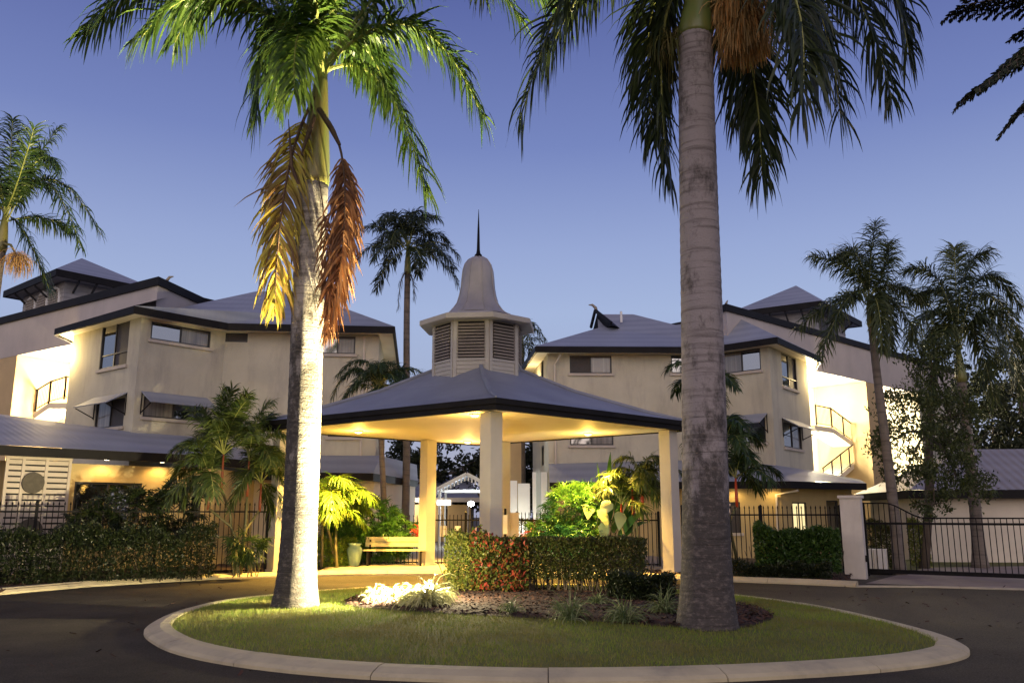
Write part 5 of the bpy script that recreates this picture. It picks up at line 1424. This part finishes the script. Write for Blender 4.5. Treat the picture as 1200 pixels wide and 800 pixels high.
# tall paddle-leaved plant
HL = thing('paddle_plant', 'tall paddle-leaved plant rising behind the fan palm shrub', 'plant', f)
m = MB(); n_ = 16
pp_ = np.repeat(np.array([[f.x, f.y, .1]]), n_, 0) + rng.normal(0, .12, (n_, 3))*np.array([1, 1, 0])
tips = np.array([P(*q) for q in ((702, 548, 24.9), (722, 545, 25), (711, 575, 24.7), (735, 560, 25.2), (690, 575, 24.6), (726, 590, 24.5), (700, 600, 24.4), (745, 585, 24.9))]); tips = np.concatenate([tips, tips+rng.normal(0, .25, tips.shape)])
for a_, b_ in zip(pp_, tips):
    st_ = a_ + (b_-a_)*.55; m.m = 1; m.tube([tuple(a_), tuple(st_)], [.02, .012], 5); m.m = 0
    blades(m, st_[None], (b_-st_)[None], np.array([np.linalg.norm(b_-st_)*1.15]), np.array([.24]), rng.normal(0, 1, (1, 3)), np.array([.35]), seg=5, prof=(.3, .9, 1, .85, .5, .03))
m.build('foliage', [L_fan, M_stem], HL)
BLf = thing('elephant_ear_plant', 'pale floodlit broad-leaved plant in front of the paddle plant', 'plant', P(690, 650, 24.2))
BLf.location.z = .1; LOC[BLf.name] = Vector(BLf.location)
m = MB(); base_ = np.array([BLf.location.x, BLf.location.y, .1])
for q in ((690, 592, 24.1), (703, 598, 24.0), (716, 588, 24.2), (684, 612, 24.0), (728, 600, 24.2), (708, 612, 23.9)):
    t_ = np.array(P(*q)); m.m = 1; m.tube([tuple(base_), tuple((base_+t_)/2+np.array([0, 0, .2])), tuple(t_)], [.018, .014, .01], 5); m.m = 0
    d = rng.normal(0, .5, 3)+np.array([random.choice((-1, 1))*.6, -.6, -.5])
    blades(m, t_[None], d[None], np.array([.55]), np.array([.36]), np.array([[.3, -.6, .7]]), np.array([.5]), seg=5, prof=(.5, 1, .95, .7, .4, .03))
m.build('foliage', [L_big, M_stem], BLf)

# ------------------------------------------------------------------ shrubs and hedges
def fan_shrub(name, label, blobs, n, k=9, L=.30, lm=L_fan, w=.032, group=None, stems=10, cat='shrub'):
    c0 = blobs[0][0]; T = thing(name, label, cat, (c0[0], c0[1], .1), group)
    m = MB(); tot = sum(b[1][0]*b[1][2] for b in blobs)
    for c, r in blobs:
        q, v = blob(int(n*r[0]*r[2]/tot), c, r, .35); q = q[q[:, 2] > .25]; v = nrm(q-np.array(c))
        fans(m, q, v + np.array([0, -.1, .25]), k, L, w)
    m.build('foliage', lm, T)
    m = MB()
    for i in range(stems):
        c, r = blobs[i % len(blobs)]; a = Vector((c[0]+random.uniform(-.6, .6)*r[0], c[1]+random.uniform(-.5, .5)*r[1], .08)); m.tube([a, a+Vector((random.uniform(-.15, .15), 0, max(.4, c[2]-.1)))], .015, 5)
    m.build('stem', M_stem, T)
    return T
def at(px, py, Y): return tuple(P(px, py, Y))
fan_shrub('fan_palm_shrub', 'bright fan palm shrub behind the bench and green pot', [(at(432, 612, 26.9), (1.25, .7, .75)), (at(462, 628, 27), (.8, .6, .6)), (at(405, 630, 26.6), (.8, .6, .8)), (at(440, 640, 26.9), (1.2, .5, .5)), (at(398, 605, 26.3), (.6, .5, .6))], 900)
fan_shrub('fan_palm_shrub', 'floodlit green fan palm shrub behind the island hedge', [(at(668, 597, 24.4), (.75, .6, .75)), (at(690, 585, 24.8), (.6, .5, .5)), (at(640, 622, 24.2), (.55, .5, .45)), (at(665, 630, 24.0), (1.0, .5, .5))], 520)
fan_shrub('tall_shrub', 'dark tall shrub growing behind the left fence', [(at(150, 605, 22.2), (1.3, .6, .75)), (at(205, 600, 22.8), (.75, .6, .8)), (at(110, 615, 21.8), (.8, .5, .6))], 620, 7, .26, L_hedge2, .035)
fan_shrub('fan_palm_shrub', 'low fan palm seedling below the lipstick palm at the left kerb', [(at(290, 640, 21.9), (.55, .4, .4))], 60, 8, .34, L_mid)

def hedge(name, label, line, width, z0, z1, n, lm, Ls=(.05, .085), wl=.5, stems=0, stem_h=.4, group=None, cat='hedge', ragged=.06, fill=.55, zg=None):
    """clipped hedge along a polyline of ground points"""
    pts = [V2(p) for p in line]; T = thing(name, label, cat, (pts[0].x, pts[0].y, z0), group)
    Ls_ = [0]
    for a, b in zip(pts[:-1], pts[1:]): Ls_.append(Ls_[-1]+(b-a).length)
    tot = Ls_[-1]
    s = rng.uniform(0, tot, n); x = np.interp(s, Ls_, [p.x for p in pts]); y = np.interp(s, Ls_, [p.y for p in pts])
    d = nrm(np.stack([np.interp(s+.1, Ls_, [p.x for p in pts])-np.interp(s-.1, Ls_, [p.x for p in pts]), np.interp(s+.1, Ls_, [p.y for p in pts])-np.interp(s-.1, Ls_, [p.y for p in pts])], 1))
    nn = np.stack([-d[:, 1], d[:, 0]], 1)
    # section: rounded rectangle, biased to the skin
    a = rng.uniform(-1, 1, n); b_ = rng.uniform(0, 1, n); face = rng.uniform(0, 1, n)
    a = np.where(face < fill*.5, -1+rng.exponential(.10, n), np.where(face < fill*.7, 1-rng.exponential(.1, n), a)); b_ = np.where((face > fill*.7) & (face < fill*1.1), 1-rng.exponential(.07, n), b_)
    a = np.clip(a, -1, 1); b_ = np.clip(b_, 0, 1)
    wav = .5*np.sin(s*2.1+z1*7)+.5*np.sin(s*4.7+1.3)+.35*np.sin(s*9.1)
    endf = np.clip(np.minimum(s, tot-s)/.25, .35, 1)
    a = a*np.sqrt(np.clip(1.0-.25*b_**4, 0, 1))*endf**.5
    z = z0 + (z1-z0)*b_*(1+.0*wav) + wav*ragged*.5*b_ + rng.normal(0, ragged*.25, n)*b_
    off = a*width/2 + wav*.03
    c = np.stack([x+nn[:, 0]*off, y+nn[:, 1]*off, z], 1)
    outw = np.stack([nn[:, 0]*a, nn[:, 1]*a, (b_-.45)*1.2+.2], 1)
    dd = nrm(outw + rng.normal(0, .6, (n, 3)))
    m = MB(); L = rng.uniform(Ls[0], Ls[1], n); leaves(m, c, dd, L, L*wl); m.build('foliage', lm, T)
    if stems:
        m = MB()
        for i in range(stems):
            s_ = tot*(i+random.random())/stems; xx = np.interp(s_, Ls_, [p.x for p in pts]); yy = np.interp(s_, Ls_, [p.y for p in pts])
            for k in range(3):
                a_ = Vector((xx+random.uniform(-.08, .08), yy+random.uniform(-.2, .2), (z0-.08) if zg is None else zg)); t_ = a_ + Vector((random.uniform(-.22, .22), random.uniform(-.18, .18), stem_h+random.uniform(0, .3)))
                m.tube([a_, a_.lerp(t_, .5)+Vector((random.uniform(-.04, .04), 0, 0)), t_], [.014, .011, .007], 5)
        m.build('stem', M_bark, T)
    return T
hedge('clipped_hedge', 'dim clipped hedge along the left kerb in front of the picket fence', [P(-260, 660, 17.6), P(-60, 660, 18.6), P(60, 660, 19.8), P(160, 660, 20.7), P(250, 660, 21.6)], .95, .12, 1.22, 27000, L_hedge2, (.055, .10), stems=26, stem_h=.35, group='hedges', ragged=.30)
hedge('clipped_hedge', 'clipped green end of the island hedge between front column and dark royal palm', [P(546, 660, 16.5), P(600, 660, 16.5), P(640, 660, 16.35), P(690, 660, 16.1), P(757, 660, 15.8)], .95, .45, 1.17, 18000, L_hedge, (.045, .075), stems=44, stem_h=.5, zg=.16, group='hedges', ragged=.05)
hedge('croton_hedge', 'red and green leggy croton hedge at the middle of the island', [P(552, 660, 16.2), P(580, 660, 16.15), P(620, 660, 16.1)],   .95, .26, 1.15, 2300, L_croton, (.07, .12), stems=10, stem_h=.6, group='hedges', ragged=.22, fill=.2)
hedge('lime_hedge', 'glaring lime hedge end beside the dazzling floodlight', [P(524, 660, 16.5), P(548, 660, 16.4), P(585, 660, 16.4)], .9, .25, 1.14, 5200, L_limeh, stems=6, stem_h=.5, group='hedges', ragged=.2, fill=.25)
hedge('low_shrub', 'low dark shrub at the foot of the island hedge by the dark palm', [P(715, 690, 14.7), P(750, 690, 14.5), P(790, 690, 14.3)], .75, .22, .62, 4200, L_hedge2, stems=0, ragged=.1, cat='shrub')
hedge('glossy_shrub', 'glossy green shrub in front of the right fence beside the gate pillar', [P(885, 650, 22.0), P(930, 650, 21.8), P(985, 650, 21.5)], 1.0, .22, 1.22, 7500, L_glossy, (.08, .14), .55, stems=10, ragged=.2, cat='shrub')
hedge('low_shrub', 'low dark ground shrub below the glossy shrub at the right kerb', [P(858, 670, 21.6), P(910, 670, 21.3), P(975, 670, 20.8)], .6, .12, .42, 3600, L_hedge2, (.05, .09), .5, ragged=.16, cat='shrub')
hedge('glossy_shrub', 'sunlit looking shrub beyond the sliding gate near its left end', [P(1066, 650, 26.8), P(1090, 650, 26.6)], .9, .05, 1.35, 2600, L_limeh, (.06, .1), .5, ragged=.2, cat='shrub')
hedge('glossy_shrub', 'dark shrub behind the gate motor beside the gate pillar', [P(1018, 650, 26.2), P(1045, 650, 26.4)], .9, .05, 1.35, 2600, L_hedge, (.07, .11), .5, ragged=.2, cat='shrub')
hedge('clipped_hedge', 'green hedge behind the short picket fence by the white screen wall', [P(606, 620, 28.2), P(645, 620, 27.6), P(700, 620, 26.8)], .6, .1, 1.45, 4500, L_hedge, group='hedges')
hedge('low_shrub', 'yellow-lit mixed shrubs around the green pot', [P(374, 660, 25.3), P(400, 660, 25.9), P(415, 660, 26.1)], .7, .1, .85, 1800, L_lime, (.08, .14), .4, ragged=.2, cat='shrub')
# cordylines: red strap leaves
def tuft(name, label, foot, n, L, lm, w=.02, sag=1.0, spread=.9, group=None, cat='plant', stem=0.0):
    foot = Vector(foot); T = thing(name, label, cat, foot, group); m = MB()
    a = rng.uniform(0, 2*pi, n); e = np.clip(rng.normal(1.0, .33, n), .15, 1.5); d = np.stack([np.cos(a)*np.cos(e)*spread, np.sin(a)*np.cos(e)*spread, np.sin(e)], 1)
    p = np.repeat(np.array([[foot.x, foot.y, foot.z+stem]]), n, 0) + rng.normal(0, .035, (n, 3))*np.array([1, 1, .2 if not stem else 2])
    blades(m, p, d, L*rng.uniform(.6, 1.1, n), np.full(n, w), nrm(rng.normal(0, 1, (n, 3))), sag*rng.uniform(.5, 1.5, n), seg=5, prof=(.8, 1, 1, .8, .5, .05))
    if stem: m.m = 1; m.tube([foot, foot+Vector((.02, 0, stem))], .02, 6)
    m.build('foliage', [lm, M_stem], T); return T
for px, py, Y, lab in ((492, 640, 26.6, 'red cordyline behind the right end of the bench'), (624, 640, 25.6, 'red cordyline left of the floodlit fan palm shrub')):
    f = P(px, py, Y); f.z = .11
    tuft('cordyline', lab, f, 70, .5, L_red, .05, .8, .9, 'red cordylines', stem=.75)
for px, py, n, L, lab in ((600, 722, 60, .34, 'small pale grass tuft at the front of the mulch below the red croton hedge'), (668, 729, 130, .50, 'pale striped grass tuft in the mulch before the hedge middle'),
                          (733, 731, 150, .50, 'widest pale grass tuft between the hedge and the dark palm'), (779, 722, 130, .46, 'pale grass tuft touching the left side of the dark palm base'), (700, 712, 70, .3, 'small grass tuft close under the clipped hedge')):
    f = H(px, py, .2); f.z = isl_z(f.x, f.y)+.02
    tuft('grass_tuft', lab, f, n, L, L_tuft, .014, 1.1, .9, 'grass tufts on the island', 'ornamental grass')
for px, py, n, L, lab in ((438, 706, 130, .40, 'overexposed strappy plant nearest the pale trunk'), (460, 705, 150, .46, 'overexposed strappy plant between pale trunk and floodlight'), (484, 711, 150, .44, 'overexposed strappy plant just left of the floodlight'), (500, 713, 170, .72, 'tall pale plant added in front of the floodlight to widen its glare'), (516, 711, 120, .44, 'overexposed strappy plant just right of the floodlight'), (518, 704, 60, .3, 'strappy plant at the foot of the lime hedge end')):  # the tallest plant is added to widen the lamp's blown-out glare
    f = H(px, py, .2); f.z = isl_z(f.x, f.y)+.02
    tuft('strappy_plant', lab, f, int(n*1.3), L, L_strap, .022, 1.5, 1.0, 'strappy plants by the floodlight')  # the tallest of these is added to widen the lamp's glare
# garden light on the fan palm shrub
fl = P(655, 660, 21.9); fl.z = .12
T2, c2 = flood('small garden floodlight aimed at the fan palm shrub behind the hedge', fl, P(680, 600, 24.4), .2, r=.07)
lamp('flood_beam', 'SPOT', c2, 230, (1, 1, .72), T2, .06, target=P(690, 595, 24.4), spot=95, blend=.6)
fl = P(845, 672, 22.3); fl.z = .1

# ------------------------------------------------------------------ broadleaf trees
def tree(label, base, trunk_top, blobs, n, lm, Ls=(.09, .15), name='leafy_tree', r=.12, group=None, hang=.5, wl=.45, limbs=True):
    T = thing(name, label, 'tree', base, group); base = Vector(base); tt = Vector(trunk_top)
    m = MB(); m.tube([base, base.lerp(tt, .3)+Vector((.05, 0, 0)), base.lerp(tt, .7)+Vector((-.06, .05, 0)), tt], [r*1.3, r, r*.8, r*.5], 10)
    if limbs:
        for c, rr in blobs:
            c = Vector(c); s_ = base.lerp(tt, random.uniform(.5, .95)); m.tube([s_, s_.lerp(c, .5)+Vector((0, 0, .2)), c], [r*.45, r*.3, r*.12], 6)
            for k in range(4):
                v = Vector((random.uniform(-1, 1)*rr[0], random.uniform(-1, 1)*rr[1], random.uniform(-.7, .8)*rr[2])); m.tube([c, c+v*.8], [r*.12, .008], 4)
    m.build('trunk', M_bark, T, smooth=True)
    m = MB(); tot = sum(q[1][0]*q[1][2] for q in blobs)
    for c, rr in blobs:
        k = int(n*rr[0]*rr[2]/tot); nc = max(3, k//45)
        cc, _ = blob(nc, c, rr, .25); 
        idx = rng.integers(0, nc, k); q = cc[idx] + rng.normal(0, .16*min(rr)**.5, (k, 3))*np.array([1, 1, .9])
        d = rng.normal(0, 1, (k, 3)) + np.array([0, 0, -hang]); L = rng.uniform(Ls[0], Ls[1], k); leaves(m, q, d, L, L*wl)
    m.build('crown', lm, T); return T
b = H(1098, 668, 0)
tree('drooping leafy tree between the two gate palms, screening the lit stairs', (b.x, b.y+.8, 0), P(1095, 430, b.y+.8),
     [(at(1092, 420, 24.6), (.9, .8, .9)), (at(1075, 480, 24.4), (1.1, .9, .9)), (at(1115, 490, 25), (.9, .8, 1.2)), (at(1065, 545, 24.3), (.9, .7, .7)), (at(1120, 555, 24.8), (.8, .7, .8)), (at(1040, 520, 24.2), (.7, .6, .5)), (at(1095, 590, 24.5), (.7, .6, .4)), (at(1150, 570, 25.2), (.6, .6, .6))], 9000, L_tree, hang=1.0)
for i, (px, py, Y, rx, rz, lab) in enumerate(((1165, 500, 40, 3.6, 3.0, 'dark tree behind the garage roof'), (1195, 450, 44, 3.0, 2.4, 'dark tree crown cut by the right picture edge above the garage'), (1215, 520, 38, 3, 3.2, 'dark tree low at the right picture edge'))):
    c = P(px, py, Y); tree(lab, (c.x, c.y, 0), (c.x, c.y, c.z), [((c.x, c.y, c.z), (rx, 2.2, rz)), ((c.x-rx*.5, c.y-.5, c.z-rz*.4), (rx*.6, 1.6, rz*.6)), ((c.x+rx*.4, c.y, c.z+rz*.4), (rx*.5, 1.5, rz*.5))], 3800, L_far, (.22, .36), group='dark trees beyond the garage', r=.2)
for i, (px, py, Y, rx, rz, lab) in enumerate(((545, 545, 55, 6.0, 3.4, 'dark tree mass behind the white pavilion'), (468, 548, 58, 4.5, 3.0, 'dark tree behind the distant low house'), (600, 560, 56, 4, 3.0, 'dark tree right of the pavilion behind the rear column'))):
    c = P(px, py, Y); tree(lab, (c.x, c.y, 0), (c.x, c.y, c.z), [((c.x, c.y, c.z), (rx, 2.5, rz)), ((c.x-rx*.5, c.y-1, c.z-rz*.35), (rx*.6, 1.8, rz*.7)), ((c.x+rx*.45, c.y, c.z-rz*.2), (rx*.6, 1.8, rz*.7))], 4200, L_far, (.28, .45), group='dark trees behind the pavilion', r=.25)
# tree out of frame on the right whose feathery branches reach into the sky
b = Vector((8.6, 9.5, 0))
PO = thing('feathery_tree', 'overhanging feathery branches at the top right corner', 'tree', b)
m = MB()
tp0 = Vector((8.2, 9.3, 6.5))
m.tube([b, Vector((8.5, 9.4, 3)), tp0, Vector((7.4, 9.0, 8.0)), Vector((7.0, 9.2, 9.3))], [.20, .16, .11, .06, .012], 10)
tw = []
for q in ((1135, 5, 9.0), (1148, 102, 8.8), (1180, 75, 9.2), (1215, 30, 9.0), (1200, 130, 8.6), (1160, -25, 9.2), (1230, 90, 9.3), (1420, -160, 9.6), (1560, -60, 10.6), (1640, 60, 9.6), (1300, -220, 8.2), (1500, -260, 10.0), (1380, 20, 10.6), (1700, -200, 8.8)):
    e_ = P(*q); s_ = tp0.lerp(Vector((7.4, 9.0, 8.0)), random.random()); m.tube([s_, s_.lerp(e_, .5)+Vector((0, 0, .25)), e_], [.045, .025, .006], 6); tw.append((s_, e_))
m.build('trunk', M_bark, PO, smooth=True)
m = MB()
for s_, e_ in tw:
    s_, e_ = np.array(s_), np.array(e_); ax = nrm(e_-s_)
    for k in range(11):
        t = .50 + .5*k/10; o = s_*(1-t) + e_*t + np.array([0, 0, .25*4*t*(1-t)*.5])
        for sg in (-1, 1):
            sd = nrm(np.cross(ax, [0, 0, 1]))*sg; tip = o + (sd*.75 + ax*.65)*(.34*(1.15-.5*(t-.5))) + np.array([0, 0, -.10])
            frond(m, o, (o+tip)/2+np.array([0, 0, .03]), tip, 17, .085, .030, .3, .1, t0=.08, r0=.004, ang=.35, endk=.6)
m.build('crown', [L_far, M_bark], PO)

# ------------------------------------------------------------------ lawn blades and bed litter
n = 150000
P_ = np.array([(p.x, p.y) for p in isl_i]); lo, hi = P_.min(0), P_.max(0)
x = rng.uniform(lo[0], hi[0], n); y = rng.uniform(lo[1], hi[1], n)
k = inpoly(x, y, offset(isl_o, .33)) & ~inpoly(x, y, bed); x, y = x[k], y[k]; n = len(x)
th = np.arctan2(y-ic.y, x-ic.x); r = np.hypot(x-ic.x, y-ic.y); R_ = np.interp(th, _ta, _tr, period=2*pi); z = .095+.13*(1-np.clip(r/R_, 0, 1)**2.2)
a = rng.uniform(0, 2*pi, n); h = rng.uniform(.025, .06, n); lean = rng.uniform(.0, .045, n); w = rng.uniform(.004, .008, n)
c = np.stack([x, y, z-.004], 1); s_ = np.stack([np.cos(a), np.sin(a), np.zeros(n)], 1)*w[:, None]*.5; a2 = rng.uniform(0, 2*pi, n)
tipv = c + np.stack([np.cos(a2)*lean, np.sin(a2)*lean, h], 1)
m = MB(); m.add(np.stack([c-s_, c+s_, tipv], 1).reshape(-1, 3), np.arange(3*n).reshape(-1, 3))
stuff(m.build('grass', L_grass), 'short patchy green and brown lawn on the round island', 'grass')
lbp = [(p.x, p.y+.25) for p in lb] + [(-5.75, 26.0), (-9, 23.0), (-17, 19.5)]
stuff(mulch_chips('leaf_litter', lbp, 5000, lambda a, b: .105), 'brown mulch and leaf litter along the left kerb bed', 'leaf litter')
stuff(mulch_chips('leaf_litter', [(p.x, p.y+.25) for p in rb_]+[(8.9, 23.0), (4.8, 23.5), (2.5, 25)], 2600, lambda a, b: .108), 'brown mulch along the right kerb bed', 'leaf litter')

lx = [(x, y) for x, y in ((-9, 9), (9, 9), (12, 20), (-11, 20.5))]
k_ = mulch_chips('fallen_leaf_litter', lx, 420, lambda a, b: .006 if (Vector((a, b))-ic).length > isl_rad(math.atan2(b-ic.y, a-ic.x))+.4 else -.3)
stuff(k_, 'small dry leaves scattered over the dark road', 'leaf litter')
